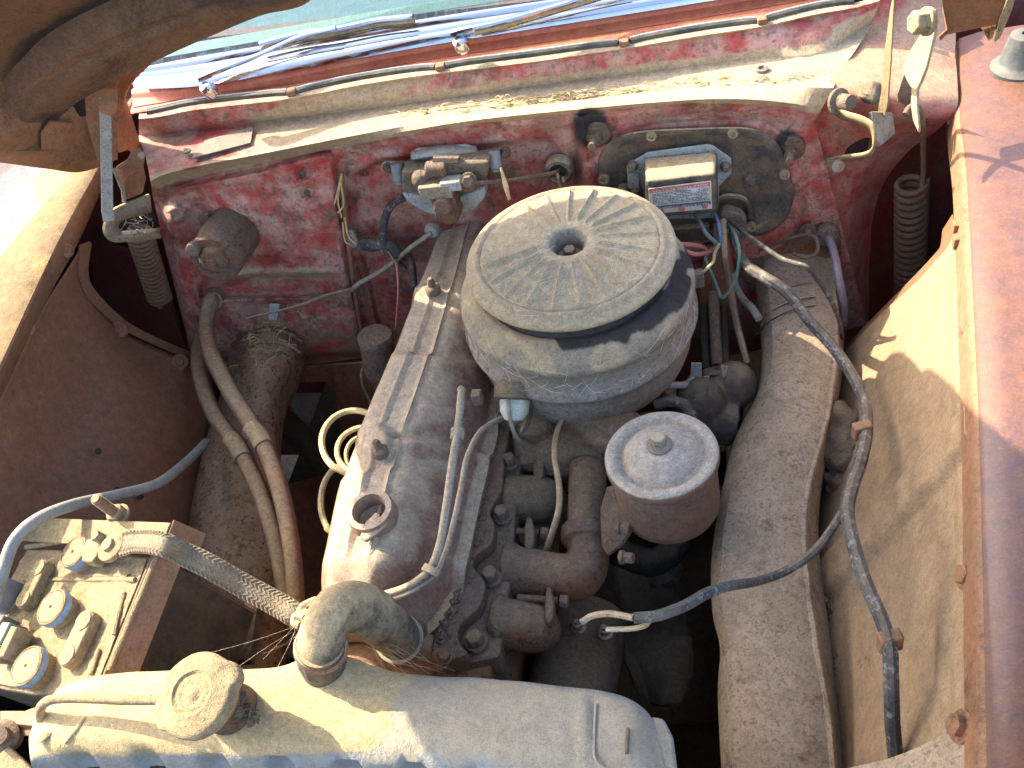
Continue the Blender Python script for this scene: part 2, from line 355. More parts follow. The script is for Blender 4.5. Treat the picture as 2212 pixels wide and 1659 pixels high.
def rbox(x, y, x0, y0, x1, y1, r, rot=0):        # signed distance, rounded box in px
    cx, cy = (x0+x1)/2, (y0+y1)/2; dx, dy = x-cx, y-cy
    c, s = math.cos(rot), math.sin(rot); dx, dy = dx*c+dy*s, -dx*s+dy*c
    qx, qy = abs(dx)-(x1-x0)/2+r, abs(dy)-(y1-y0)/2+r
    return math.hypot(max(qx, 0), max(qy, 0))+min(max(qx, qy), 0)-r
def poly_sd(x, y, poly):
    d = 1e9; ins = False; n = len(poly)
    for i in range(n):
        ax, ay = poly[i]; bx, by = poly[(i+1) % n]; ex, ey = bx-ax, by-ay
        t = max(0, min(1, ((x-ax)*ex+(y-ay)*ey)/(ex*ex+ey*ey))); d = min(d, math.hypot(x-ax-ex*t, y-ay-ey*t))
        if (ay > y) != (by > y) and x < (bx-ax)*(y-ay)/(by-ay)+ax: ins = not ins
    return -d if ins else d

# ---- ground
b = MB(); n = 30
rows = []
for i in range(n+1):
    rows.append([Vector(((j/n-.5)*2, (i/n-.5)*2, 0)) for j in range(n+1)])
rows = [[Vector((math.copysign(abs(p.x)**3, p.x)*60-.3, math.copysign(abs(p.y)**3, p.y)*60+1, .012*noise.noise(p*40))) for p in r] for r in rows]
solo(b.grid(rows), 'ground', M['ground'], 'dry trampled dirt seen far below through the gap beside the engine', None, kind='structure')

# ---- firewall with its cowl
fw = thing('firewall', 'faded red steel firewall and dusty cowl ledge behind the engine', 'firewall', (-.35, FY, .5))
NC = 150
seamL = pl([(300, 246), (345, 241), (430, 225), (620, 203), (780, 172), (940, 148), (1140, 124), (1340, 95), (1500, 68), (1645, 46), (1760, 20), (1850, 5), (1900, -10)], NC)
lipL = [(x, y+11) for x, y in seamL]
footL = pl([(300, 300), (345, 300), (430, 288), (560, 272), (800, 243), (1000, 217), (1208, 188), (1469, 156), (1600, 138), (1770, 122), (1880, 60)], NC)
slpL = [((a[0]*.5+b_[0]*.5), (a[1]*.45+b_[1]*.55)) for a, b_ in zip(lipL, footL)]
chanL = pl([(315, 340), (345, 345), (430, 330), (560, 308), (800, 262), (1000, 236), (1208, 208), (1469, 180), (1600, 172), (1735, 165), (1840, 120)], NC)
chan2 = pl([(322, 375), (350, 368), (430, 351), (560, 325), (800, 278), (1000, 245), (1208, 219), (1469, 190), (1600, 181), (1725, 176), (1815, 150)], NC)
lip1 = pl([(325, 392), (352, 378), (430, 358), (560, 333), (800, 286), (1000, 251), (1208, 225), (1469, 196), (1600, 190), (1720, 188), (1800, 190)], NC)
lip2 = pl([(328, 408), (356, 392), (430, 372), (560, 346), (800, 298), (1000, 263), (1208, 240), (1469, 217), (1600, 214), (1700, 222), (1775, 235)], NC)
face0 = pl([(330, 425), (360, 407), (430, 386), (560, 356), (800, 308), (1000, 275), (1208, 252), (1469, 229), (1600, 228), (1690, 242), (1760, 262)], NC)
bot = pl([(418, 790), (470, 800), (600, 790), (700, 784), (800, 772), (1000, 770), (1300, 770), (1560, 770), (1700, 740), (1800, 720), (1872, 700)], NC)
def zof(p, k): return p
rows = []
def rowz(l, z, dz=None): rows.append([P(x, y, z=(z if dz is None else z+dz(x))) for x, y in l])
wv = lambda x: .006*math.sin(x/70.)+.004*math.sin(x/31.)
lev = {0: 1.098, 1: 1.088, 2: 1.045, 3: 1.003}
rowz(seamL, 1.058); rowz(lipL, 1.057); rowz([(x, y+4) for x, y in lipL], 1.052); rowz(slpL, 1.0365)
rowz([(x, y-9) for x, y in footL], 1.0205); rowz(footL, 1.019); rowz(chanL, 1.021); rowz(chan2, 1.018); rowz(lip1, 1.0275)
# blend lip front on to the face plane
def toface(l, off): rows.append([P(x, y, y=FY-off) for x, y in l])
toface(lip2, .012 if False else .022); toface(face0, .008)
lipz = rows
EMB = [(352, 445), (378, 402), (560, 366), (700, 326), (722, 338), (738, 480), (765, 640), (792, 765), (425, 782), (396, 690), (372, 560)]
CEN = [(760, 372), (820, 345), (1000, 318), (1150, 296), (1195, 300), (1215, 330), (1280, 500), (1330, 640), (1330, 760), (830, 762), (800, 640), (765, 480)]
PLT = [(1270, 430), (1262, 380), (1290, 320), (1345, 282), (1420, 262), (1560, 252), (1650, 258), (1700, 290), (1735, 360), (1745, 420), (1725, 480), (1690, 530), (1640, 560), (1480, 570), (1330, 540)]
def relief(x, y):
    h = 0
    h += .010*sst(6, -10, poly_sd(x, y, EMB))
    h -= .008*sst(4, -10, poly_sd(x, y, CEN))
    h += .004*sst(3, -6, poly_sd(x, y, PLT))
    d = rbox(x, y, 425, 592, 738, 645, 26, -.03); h -= .007*sst(4, -10, d); h += .003*math.exp(-(d/7)**2)
    d = rbox(x, y, 500, 440, 700, 560, 30, .0); h += .003*sst(14, -14, d)
    h -= .005*math.exp(-((x-(728+(y-350)*.16+12))/5.)**2)*sst(330, 370, y)
    h -= .006*math.exp(-((x-(1236+(y-300)*.12))/9.)**2)*sst(300, 330, y)
    h += .006*math.exp(-((x-(1262+(y-300)*.10))/10.)**2)*sst(230, 280, y)
    d = math.hypot(x-380, y-462); h += .006*sst(26, 12, d)-.004*sst(10, 3, d)
    for cx, cy, r in ((425, 437, 10), (765, 352, 8), (790, 372, 7), (655, 372, 18), (665, 413, 17), (520, 725, 12)):
        d = math.hypot(x-cx, y-cy); h -= .004*sst(r, r*.6, d); h += .0015*math.exp(-((d-r)/4)**2)
    h += .0016*noise.noise(Vector((x/60, y/60, 0)))+.0008*noise.noise(Vector((x/18, y/18, 3)))
    return h
NR = 110
for i in range(1, NR+1):
    t = i/NR; r = []
    for j in range(NC):
        x = face0[j][0]*(1-t)+bot[j][0]*t; y = face0[j][1]*(1-t)+bot[j][1]*t
        r.append(P(x, y, y=FY-relief(x, y)*2.2-(.008*(1-sst(0, .06, t)))))
    rows.append(r)
def fwear(co):
    x, y = proj(Vector(co)); k = du = ru = 0.
    k = max(k, .9*sst(62, 22, math.hypot((x-1275)*1., (y-275)*.85)), .9*sst(50, 18, math.hypot(x-1703, y-312)))
    k = max(k, .55*sst(30, 5, abs(x-1650-(y-80)*1.2))*sst(120, 60, abs(y-100)) if False else k)
    # dusty fold above the ledge, dusty lip, rust runs by the ribs
    top = np.interp(x, [300, 430, 560, 1000, 1469, 1770, 1900], [262, 268, 252, 198, 135, 100, 20])
    lip = np.interp(x, [300, 430, 560, 800, 1000, 1208, 1469, 1700, 1800], [408, 378, 350, 302, 266, 243, 218, 222, 245])
    if y < lip+14: du = 1.*sst(top-22, top+2, y)*sst(lip+14, lip-4, y)
    if x < 620 and y < lip-20: du *= .35+.65*sst(500, 640, x)
    sm = np.interp(x, [300, 430, 620, 940, 1340, 1645, 1900], [246, 228, 205, 150, 97, 48, -8])
    du = max(du, .8*sst(17, 9, y-sm)*sst(480, 620, x))
    du = max(du, .62*sst(60, 0, abs(poly_sd(x, y, EMB)-8))*.45 if y > lip else 0)
    if x > 1745: du = max(du, .62*sst(1745, 1790, x)*sst(1850, 1810, x)*sst(80, 150, y)*sst(420, 300, y))
    if y > lip:
        ru = max(ru, .55*sst(560, 760, y)*sst(470, 600, x), .5*sst(24, 4, abs(x-1246-(y-300)*.11))*sst(240, 300, y), .5*sst(40, 0, abs(poly_sd(x, y, PLT)-6))*.8)
        ru = max(ru, .5*sst(30, 5, abs(x-(1725+(y-420)*.25)))*sst(380, 430, y))
        du = max(du, .5*sst(60, 20, math.hypot(x-820, y-420))*.5, .55*sst(30, 8, abs(y-590-abs(x-600)*.02))*sst(430, 470, x)*sst(760, 700, x), .5*sst(640, 760, y)*.7)
        du = max(du, .55*sst(70, 20, math.hypot(x-585, y-690)))
    return (k, du, ru)
b = MB().grid(rows)
face = b.build('panel', M['red'], fw, ang=60, colf=fwear)
# side wall of the cowl and deep inner body at the right and left
rowsR = [[P(1862, 710, y=FY+.012), P(1880, 760, y=FY+.08)],
         [P(1815, 500, y=FY+.012), P(1876, 560, y=FY+.09)],
         [P(1775, 330, y=FY+.010), P(1900, 420, y=FY+.08)],
         [P(1745, 255, y=FY+.008), P(1960, 330, y=FY+.06)],
         [P(1785, 190, z=1.024), P(2064, 242, z=.975)],
         [P(1830, 120, z=1.018), P(2064, 150, z=.985)],
         [P(1872, 60, z=1.018), P(2064, 60, z=.99)],
         [P(1895, -10, z=1.056), P(2064, -60, z=1.0)]]
sp = [crom([r[k] for r in rowsR], 6) for k in (0, 1)]
rr_ = [[a.lerp(c, t)+Vector((.004, -.012, .004))*math.sin(math.pi*t) for a, c in zip(*sp)] for t in (0, .1, .25, .4, .55, .7, .85, 1)]
MB().grid(rr_).noise(.003, 18).build('side_panel', M['redside'], fw, ang=80)
# label plate, plugs, rivets
def fbolt(name, px, py, r, m, par, off=.0, h=.6, lab=None, hexa=True, washer=1.5):
    p = F(px, py, off+.012+relief(px, py)*1.6-.012); rr = S(p, r)
    b = MB()
    if hexa: b.hexb(p+Vector((0, .004, 0)), (0, -1, .1), rr*.62, rr*h+.004, washer=washer*1.05)
    else: b.lathe(p, (0, -1, .1), [(rr, -.004), (rr, rr*.2), (rr*.8, rr*.45), (rr*.35, rr*.55), (.0002, rr*.56)], 16)
    return b.build(name, m, par, label=lab)
# label plate lies on the sloping dusty ledge
q = [P(415, 336, z=1.004), P(444, 305, z=1.006), P(549, 274, z=1.006), P(543, 306, z=1.004)]
nn = (q[1]-q[0]).cross(q[2]-q[0]).normalized(); nn = nn if nn.z > 0 else -nn
q = [p+Vector((0, 0, .0018)) for p in [P(415, 346, z=1.0215), P(444, 308, z=1.0205), P(549, 276, z=1.0205), P(543, 312, z=1.0215)]]
lp = MB().slab(q, nn*.0015).build('number_plate', M['label'], fw, label='small oblong stamped metal plate on the shaded ledge')
fbolt('plug', 404, 327, 9, M['black'], fw, .0, hexa=False) if False else MB().lathe(P(404, 327, z=1.026), nn, [(.006, 0), (.006, .002), (.003, .003), (.0002, .001)], 16).build('plug', M['black'], fw)
MB().lathe(P(1646, 152, z=1.021), (0, 0, 1), [(.008, -.002), (.008, .003), (.005, .004), (.004, 0.001), (.0002, .001)], 18).build('plug', M['label'], fw, label='small pale ring plug on the sunlit ledge')
for x, y, r in ((703, 684, 6), (480, 666, 6), (502, 688, 5)):
    fbolt('rivet', x, y, r*1.1, M['zincblue'], fw, hexa=False)
for x, y, r in ((655, 372, 15), (667, 415, 14), (790, 374, 6), (427, 437, 9)):
    fbolt('bolt', x, y, r, M['grey'], fw, hexa=True)
for x, y, r in ((1292, 287, 14), (1710, 318, 15)):
    p = F(x, y, .004); b = MB().lathe(p, (-.1, -1, .12), [(.017, -.004), (.017, .004), (.014, .007), (.008, .008), (.008, .022), (.0055, .023), (.0055, .042), (.0002, .043)], 20)
    b.build('stud', M['rusty'], fw)
# hood seal along the cowl: strips held by clips
seal = thing('hood_seal', 'long worn rubber strip clipped along the cowl below the windscreen', 'rubber seal', P(1000, 140, z=1.1))
segs = [(318, 620), (640, 940), (962, 1335), (1362, 1640), (1652, 1845)]
sx = [p[0] for p in seamL]; sy = [p[1] for p in seamL]
for a, c in segs:
    xs = np.linspace(a, c, 14); pts = []
    for i, x in enumerate(xs):
        sag = 5*math.sin(math.pi*min(1, i/2.))*0
        dip = 3.5*(math.exp(-i/1.2)+math.exp(-(13-i)/1.2))
        pts.append(P(x, np.interp(x, sx, sy)-5+dip, z=1.059))
    MB().tube(pts, .0046, 8, 2, flat=(1, 1)).build('strip', M['seal'], seal)
    pts2 = [p+Vector((0, .0025, .0042)) for p in pts]
    MB().tube(pts2, .0013, 6, 2).build('bead', M['paper'], seal)
for x in (630, 951, 1348, 1646):
    p = P(x, np.interp(x, sx, sy)-3, z=1.061)
    MB().bx(p, .012, .014, .007, rz=.12).build('clip', M['rustp'], seal, bevel=.001)
# straw in the channel
def straws(name, spots, label, m='straw', r=.0009, ln=(.012, .035), kind='stuff', cat='straw', par=None):
    b = MB(); ln = (.005, .02)
    for p, k, spr in spots:
        for i in range(k):
            c = p+Vector((random.gauss(0, spr), random.gauss(0, spr*.25), abs(random.gauss(0, .002))))
            a = random.gauss(0, .6); l = random.uniform(*ln)/2
            d = Vector((math.cos(a), math.sin(a)*.5, random.gauss(0, .2)))*l
            bend = Vector((random.gauss(0, .002), random.gauss(0, .002), random.uniform(0, .003)))
            b.tube([c-d, c+bend, c+d], random.uniform(.5, 1.1)*r, 4, 2)
    o = b.build(name, M[m], par, ang=180)
    return tag(o, label, cat, None, kind) if par is None else o
spots = [(P(x, np.interp(x, [900, 1208, 1469, 1735], [244, 214, 185, 174]), z=1.020), k, .03) for x, k in ((900, 12), (960, 10), (1020, 14), (1100, 20), (1150, 30), (1208, 36), (1270, 26), (1330, 20), (1400, 16), (1460, 12), (1540, 9), (1600, 12), (1680, 8))]
straws('straw_litter', spots, 'scraps of dry yellow straw lying along the cowl channel')

# ---- windscreen, chrome, dash
ws = thing('windscreen', 'teal dirty windscreen glass with chrome trim at the top of the photo', 'windscreen', P(900, 60, z=1.12))
def strip(name, l0, l1, z0, z1, m, par, bulge=.0, n=60, kk=6, lab=None):
    a = [P(x, y, z=z0) for x, y in pl(l0, n)]; c = [P(x, y, z=z1) for x, y in pl(l1, n)]
    rows = []
    for i in range(kk+1):
        t = i/kk; rows.append([p*(1-t)+q*t+Vector((0, -.35, .94))*bulge*math.sin(math.pi*t) for p, q in zip(a, c)])
    return MB().grid(rows).build(name, m, par, ang=75, label=lab)
# cowl top paint bands between seal and chrome
c0 = [(282, 246), (430, 222), (620, 198), (940, 142), (1340, 88), (1645, 36), (1900, -14)]
c1 = [(284, 232), (430, 208), (620, 182), (940, 126), (1340, 66), (1645, 16), (1900, -30)]
c2 = [(286, 212), (430, 200), (620, 168), (940, 108), (1340, 46), (1645, -4), (1900, -50)]
c3 = [(290, 190), (430, 184), (620, 152), (940, 94), (1340, 30), (1645, -20), (1900, -64)]
cw = thing('cowl_panel', 'orange red painted cowl top between the rubber seal and chrome trim', 'cowl panel', P(900, 130, z=1.1))
strip('front_band', c0, c1, 1.058, 1.062, M['cowl'], cw, .001)
strip('rear_band', c1, c2, 1.063, 1.067, M['cowl'], cw, -.002)
strip('rolled_edge', c2, c3, 1.067, 1.072, M['cowl'], cw, .005)
t0 = [(290, 191), (430, 186), (620, 154), (940, 96), (1340, 33), (1645, -16), (1900, -60)]
t1 = [(296, 170), (430, 154), (620, 124), (940, 70), (1340, 8), (1645, -38), (1900, -84)]
t2 = [(310, 158), (430, 138), (620, 104), (940, 52), (1340, -8), (1645, -54), (1900, -100)]
t3 = [(330, 142), (430, 122), (620, 90), (940, 36), (1340, -24), (1645, -70), (1900, -118)]
strip('lower_chrome_trim', t0, t1, 1.080, 1.084, M['chrome'], ws, .010)
strip('middle_chrome_trim', t1, t2, 1.086, 1.089, M['chrome'], ws, .004)
strip('upper_chrome_trim', t2, t3, 1.091, 1.094, M['chrome'], ws, .005)
g0 = [(300, 150), (430, 128), (620, 96), (940, 42), (1340, -18), (1900, -112)]
g1 = [(300, -400), (430, -420), (620, -440), (940, -460), (1340, -520), (1900, -600)]
a = [P(x, y, z=1.095) for x, y in pl(g0, 40)]
MB().grid([[p+Vector((0, .26, .3))*t for p in a] for t in (0, .25, .5, .75, 1)]).build('glass', M['glass'], ws, ang=80)
db = thing('dashboard', 'mint green dashboard edge seen through the dirty windscreen', 'dashboard', P(800, 40, z=1.15))
d0 = [p+Vector((0, .035, -.004)) for p in a]; 
MB().grid([d0, [p+Vector((0, .028, .002)) for p in d0], [p+Vector((0, .040, -.012)) for p in d0], [p+Vector((0, .043, -.02)) for p in d0]]).build('ledge', M['mint'], db)
MB().grid([[p+Vector((0, .10, -.06)) for p in d0], [p+Vector((0, .55, -.1)) for p in d0], [p+Vector((0, .8, .35)) for p in d0]]).build('cabin_trim', M['teal'], db)
# wipers
wg = 'chrome windscreen wipers'
def wiper(pts, blade, lab):
    t = thing('wiper', lab, 'wiper', P(*pts[0], z=1.15), wg)
    p = [P(x, y, z=1.102+.003*i) for i, (x, y) in enumerate(pts)]
    MB().tube(p, [.009, .0075, .005, .0048, .005], 8, 5, flat=(1, .55)).build('arm', M['chrome'], t)
    q = [P(x, y, z=1.110) for x, y in blade]
    MB().tube(q, .0058, 8, 5, flat=(1, .6)).build('blade', M['chrome'], t)
    MB().tube([v+Vector((0, .001, -.008)) for v in q], .0035, 6, 5).build('rubber', M['rubber'], t)
    MB().lathe(p[0]+Vector((.01, -.006, -.012)), (-.1, -.6, 1), [(.010, -.012), (.010, .0), (.008, .005), (.003, .007), (.0002, .007)], 20).build('pivot', M['chrome'], t)
    return t
wiper([(428, 170), (480, 148), (560, 118), (650, 78), (725, 60)], [(560, 95), (650, 72), (725, 62), (810, 44), (892, 35)], 'left chrome wiper, its curved arm rising from the shaded corner')
wiper([(975, 72), (1010, 62), (1080, 48), (1160, 24), (1230, 4)], [(1020, 60), (1090, 44), (1180, 18), (1280, -12), (1360, -36)], 'right chrome wiper pivoting above the middle of the cowl')

# ---- hood, open, seen from below
hd = thing('hood', 'rusty underside of the open hood with dark edge brace, top left', 'hood', (-.3, 1.1, 1.15))
U = Vector((0, -.82, .57)).normalized()
NI = Vector((0, .57, .82))
HR = [Vector((-.44, 1.16, 1.268)), Vector((-.395, 1.04, 1.31)), Vector((-.37, .90, 1.37)), Vector((-.31, .78, 1.42)), Vector((-.18, .75, 1.45)), Vector((.02, .75, 1.46)), Vector((.22, .77, 1.44))]  # unseen right edge, cut back so sun reaches the right inner fender
def hcurve(pts, du): return lerpl(crom([P(x, y, y=yy) for x, y, yy in pts]+[p+U*du for p in HR], 6), 110)
HE = hcurve([(306, 330, 1.16), (284, 262, 1.15), (272, 215, 1.14), (290, 175, 1.12), (340, 128, 1.11), (400, 90, 1.10), (460, 56, 1.10), (560, 24, 1.115), (670, 0, 1.135)], 0)
HF = hcurve([(258, 330, 1.13), (244, 262, 1.12), (243, 205, 1.11), (262, 165, 1.10), (322, 113, 1.09), (390, 72, 1.085), (455, 42, 1.085), (560, 8, 1.085), (670, -18, 1.085)], .02)
HB1 = hcurve([(100, 300, 1.0), (105, 253, 1.01), (140, 215, 1.02), (176, 188, 1.03), (275, 134, 1.045), (365, 90, 1.055), (450, 52, 1.06), (560, 6, 1.065), (670, -30, 1.065)], .05)
HB2 = hcurve([(30, 290, .96), (45, 235, .975), (90, 190, .99), (165, 138, 1.005), (260, 84, 1.025), (360, 36, 1.04), (450, 2, 1.05), (560, -25, 1.05), (670, -60, 1.05)], .08)
HB3 = hcurve([(0, 275, .955), (12, 228, .96), (52, 180, .97), (120, 118, .985), (250, 52, 1.005), (380, 8, 1.025), (480, -25, 1.03), (600, -60, 1.03), (700, -90, 1.03)], .105)
def mv(l, n_, du=0): return [Vector(((p.x+.3)*(1-.10*du)-.3, p.y, p.z))+NI*n_+U*du for p in l]
MB().grid([mv(HE, .014), mv(HE, .004), HE, mv([a.lerp(b_, .25) for a, b_ in zip(HE, HF)], -.003), mv([a.lerp(b_, .6) for a, b_ in zip(HE, HF)], .004), HF]).build('rear_edge', M['hoodedge'], hd, ang=70)
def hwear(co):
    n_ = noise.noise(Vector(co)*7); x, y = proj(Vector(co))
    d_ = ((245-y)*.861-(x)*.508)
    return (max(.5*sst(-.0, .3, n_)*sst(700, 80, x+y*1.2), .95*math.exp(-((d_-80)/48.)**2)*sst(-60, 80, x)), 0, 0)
fl1 = [mv([a.lerp(b_, t) for a, b_ in zip(HF, HB1)], .010*math.sin(math.pi*t)) for t in (0, .2, .4, .6, .8, 1)]
MB().grid(fl1).build('inner_flange', M['rustp'], hd, ang=70)
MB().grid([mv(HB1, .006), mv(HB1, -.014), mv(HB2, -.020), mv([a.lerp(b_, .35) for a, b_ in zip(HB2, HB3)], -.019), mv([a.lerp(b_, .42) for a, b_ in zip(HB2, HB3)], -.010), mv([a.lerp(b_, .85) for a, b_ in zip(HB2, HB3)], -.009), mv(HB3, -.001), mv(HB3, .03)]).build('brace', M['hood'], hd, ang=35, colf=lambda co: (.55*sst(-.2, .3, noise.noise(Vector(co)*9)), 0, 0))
def squeeze(l):  # pulls in the unseen left border to place the hood's shadow edge
    x0 = l[0].x; lim = float(np.interp(l[0].y, [.3, .62, .75, .85, .95], [-.84, -.87, -.88, -.89, -1.1])); c_ = -.3
    k_ = min(1, (lim-c_)/(x0-c_)); return [Vector((c_+(p.x-c_)*(k_ if p.x < c_ else 1), p.y, p.z)) for p in l]
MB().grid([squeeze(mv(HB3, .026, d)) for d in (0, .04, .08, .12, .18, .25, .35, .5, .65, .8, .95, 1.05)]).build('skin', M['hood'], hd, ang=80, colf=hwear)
# side rail of the hood at the left; unseen front run shaped for its shadow
ra_ = [P(611, 255, y=1.07), P(611, 255, y=1.07)]
def zz(u, v): return u*.3516, v*.3516
rail = [P(*zz(620, 735), y=1.07), P(*zz(440, 715), y=1.03), P(*zz(290, 735), y=1.0), P(*zz(0, 815), y=.93), Vector((-.89, .86, 1.275)), Vector((-.885, .64, 1.385)), Vector((-.87, .35, 1.56))]
rail2 = [P(*zz(640, 985), y=1.08), P(*zz(430, 960), y=1.04), P(*zz(290, 930), y=1.0), P(*zz(0, 905), y=.93), Vector((-.875, .86, 1.225)), Vector((-.87, .64, 1.335)), Vector((-.855, .35, 1.51))]
rail3 = [P(*zz(640, 1010), y=1.10), P(*zz(470, 1052), y=1.06), P(*zz(290, 1030), y=1.02), P(*zz(0, 990), y=.95), Vector((-.865, .86, 1.205)), Vector((-.86, .64, 1.315)), Vector((-.845, .35, 1.49))]
A = [crom(r, 5) for r in (rail, rail2, rail3)]
ext = [[p+Vector((.07, .05, .19)) for p in A[0]], [p+Vector((-.01, .0, .08)) for p in A[0]], A[0], A[1], A[2]]
MB().grid(ext).build('side_rail', M['rustp'], hd, ang=30, solid=.002)
pz = lambda u, v, y: P(u*.3516, v*.3516, y=y)
MB().slab([pz(250, 800, .985), pz(300, 735, .99), pz(450, 745, 1.02), pz(360, 905, 1.0), pz(255, 905, .985)], Vector((.003, -.006, 0))).build('gusset', M['rustp'], hd, bevel=.001)
MB().slab([pz(300, 700, 1.03), pz(350, 640, 1.035), pz(440, 580, 1.045), pz(520, 600, 1.05), pz(530, 715, 1.045), pz(420, 715, 1.035)], Vector((0, -.004, .002))).build('pocket_shade', M['void'], hd)  # dark slab painted in for the shaded cavity between rail and brace
MB().slab([pz(500, 560, 1.05), pz(600, 545, 1.06), pz(690, 560, 1.075), pz(690, 990, 1.07), pz(600, 990, 1.05), pz(520, 720, 1.045)], Vector((.006, .004, -.001))).build('hinge_plate', M['rustp'], hd, bevel=.001)
for u, v in ((150, 840), (565, 878)):
    pass

# ---- left fender
lf = thing('front_fender', 'sun bleached rusty fender along the left edge of the engine bay', 'fender', (-.9, .8, .9))
def lin(a, b_, n): return [a.lerp(b_, i/(n-1)) for i in range(n)]
za = .94
e_in = [P(214, 352, z=.985), P(123, 518, z=.985), P(0, 778, z=.975), P(-180, 1160, z=.925)]
e_out = [P(170, 352, z=.973), P(0, 555, z=.973), P(-150, 760, z=.963), P(-330, 1100, z=.913)]
e_low = [P(213, 425, z=.95), P(172, 518, z=.938), P(102, 648, z=.932), P(0, 862, z=.918), P(-150, 1180, z=.868)]
I, O_, Lw = [crom(x, 8) for x in (e_in, e_out, e_low)]
n = 24; I, O_, Lw = lerpl(I, n), lerpl(O_, n), lerpl(Lw, n)
def ext2(l, back): return [l[0]+(l[0]-l[2]).normalized()*back]+l
I, O_, Lw = ext2(I, .25), ext2(O_, .25), ext2(Lw, .25)
top = [[o*(1-t)+i_*t+Vector((0, 0, .006*math.sin(math.pi*t))) for o, i_ in zip(O_, I)] for t in (0, .25, .5, .75, .93)]
top.append([p+Vector((.001, 0, -.002)) for p in I]); 
MB().grid(top).build('top_panel', M['fenderL'], lf, ang=60)
MB().grid([[p+Vector((.001, 0, -.002)) for p in I], [p+Vector((.002, 0, -.006)) for p in I], Lw, [p+Vector((-.006, 0, -.004)) for p in Lw]]).build('inner_flange', M['rustp'], lf, ang=40)
dn = [[p+Vector((-dx, 0, -dz)) for p in O_] for dx, dz in ((0, 0), (.012, .008), (.05, .014), (.12, .03), (.18, .035), (.22, .03), (.26, .045), (.32, .12), (.38, .3), (.4, .6))]
dn = [lerpl(r_, 70) for r_ in dn]; dn = lerpl([np.array([tuple(p) for p in r_]) for r_ in dn], 60); dn = [[Vector(p) for p in r_] for r_ in dn]
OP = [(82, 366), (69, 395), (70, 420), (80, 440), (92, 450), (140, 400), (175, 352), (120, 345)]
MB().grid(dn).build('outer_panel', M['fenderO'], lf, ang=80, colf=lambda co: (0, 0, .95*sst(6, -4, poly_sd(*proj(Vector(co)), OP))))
for u, v in ((410, 1540-0), ):
    p = P(u*.3516, v*.3516, z=.955); MB().lathe(p, (1, -.3, .2), [(.010, -.004), (.010, .002), (.007, .004), (.006, .002), (.0002, .002)], 18).build('plug', M['rustp'], lf)
p = P(177*.3516, 545*.3516+518, z=.935); MB().lathe(p, (1, -.3, .2), [(.008, -.004), (.008, .002), (.0002, .003)], 16).build('plug', M['rustp'], lf)
# ---- left apron (inner fender)
la = thing('inner_fender', 'smooth brown inner fender panel on the left behind the battery', 'inner fender', (-.85, .8, .6))
def zt(u, v): return u*.3516, 518+v*.3516
A0 = [P(172, 535, z=.925), P(102, 650, z=.92), P(0, 865, z=.908), P(-160, 1200, z=.86)]
A0b = [P(168, 590, z=.895), P(120, 690, z=.89), P(20, 900, z=.88), P(-120, 1200, z=.84)]
A1 = [P(185, 640, z=.86), P(190, 780, z=.815), P(120, 1000, z=.79), P(0, 1300, z=.77)]
A2 = [P(246, 701, z=.79), P(280, 840, z=.755), P(260, 1060, z=.72), P(200, 1350, z=.70)]
A3 = [P(310, 738, z=.74), P(360, 880, z=.70), P(360, 1080, z=.66), P(330, 1380, z=.63)]
A4 = [P(425, 788, z=.68), P(447, 915, z=.63), P(430, 1130, z=.58), P(420, 1400, z=.54)]
A5 = [P(470, 800, z=.6), P(480, 960, z=.54), P(460, 1160, z=.49), P(450, 1400, z=.45)]
R_ = [lerpl(crom(x, 6), 30) for x in (A0, A0b, A1, A2, A3, A4, A5)]
cols = [crom([R_[k][j] for k in range(7)], 5) for j in range(30)]
MB().grid(cols).noise(.004, 7).build('panel', M['apronL'], la, ang=80, solid=.0015)
fl = crom([P(172, 535, z=.928), P(165, 599, z=.895), P(183, 640, z=.862), P(246, 702, z=.792), P(310, 739, z=.742), P(425, 788, z=.682)], 6)
MB().grid([[p+Vector((.0, .002, .003)) for p in fl], [p+Vector((.004, .02, -.004)) for p in fl], [p+Vector((.002, .024, -.012)) for p in fl]]).build('edge_flange', M['apronL'], la, ang=50)
for u, v in ((605, 1300), (718, 1537), (862, 1576)):
    x, y = zt(u, v); p = P(x, y, z=np.interp(x, [190, 260, 360], [.775, .72, .655]))+(CP-P(x, y, z=.75)).normalized()*.02
    MB().lathe(p, (.55, -.3, .8), [(.0045, -.001), (.0045, .0008), (.0002, .0009)], 14).build('hole', M['void'], la)
for u, v in ((740, 570), (1115, 768), (480, 320)):
    x, y = zt(u, v); p = P(x, y, z=np.interp(x, [170, 246, 310, 425], [.85, .79, .742, .68]))+Vector((0, 0, .006))
    MB().lathe(p, (.4, -.5, .8), [(.014, -.004), (.013, .001), (.007, .002), (.006, .005), (.0002, .006)], 18).build('bolt', M['apronL'], la)
# ---- dark inner body cavities
bb = thing('wheelhouse', 'dark red wheelhouse sheet metal hidden behind the inner fenders', 'inner body', (-.3, 1.4, .5))
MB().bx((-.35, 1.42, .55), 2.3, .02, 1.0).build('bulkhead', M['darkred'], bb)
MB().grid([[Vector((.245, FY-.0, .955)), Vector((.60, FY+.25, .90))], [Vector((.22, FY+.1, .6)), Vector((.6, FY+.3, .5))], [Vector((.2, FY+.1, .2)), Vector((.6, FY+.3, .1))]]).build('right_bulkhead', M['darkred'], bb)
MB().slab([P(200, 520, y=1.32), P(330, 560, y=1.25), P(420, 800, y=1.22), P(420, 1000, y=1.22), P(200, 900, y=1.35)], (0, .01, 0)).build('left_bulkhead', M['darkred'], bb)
MB().bx((-1.25, .9, .42), .02, 1.8, .8).build('left_outer_side', M['void'], bb)  # unseen outer sides of the fenders, added to block light into the bay
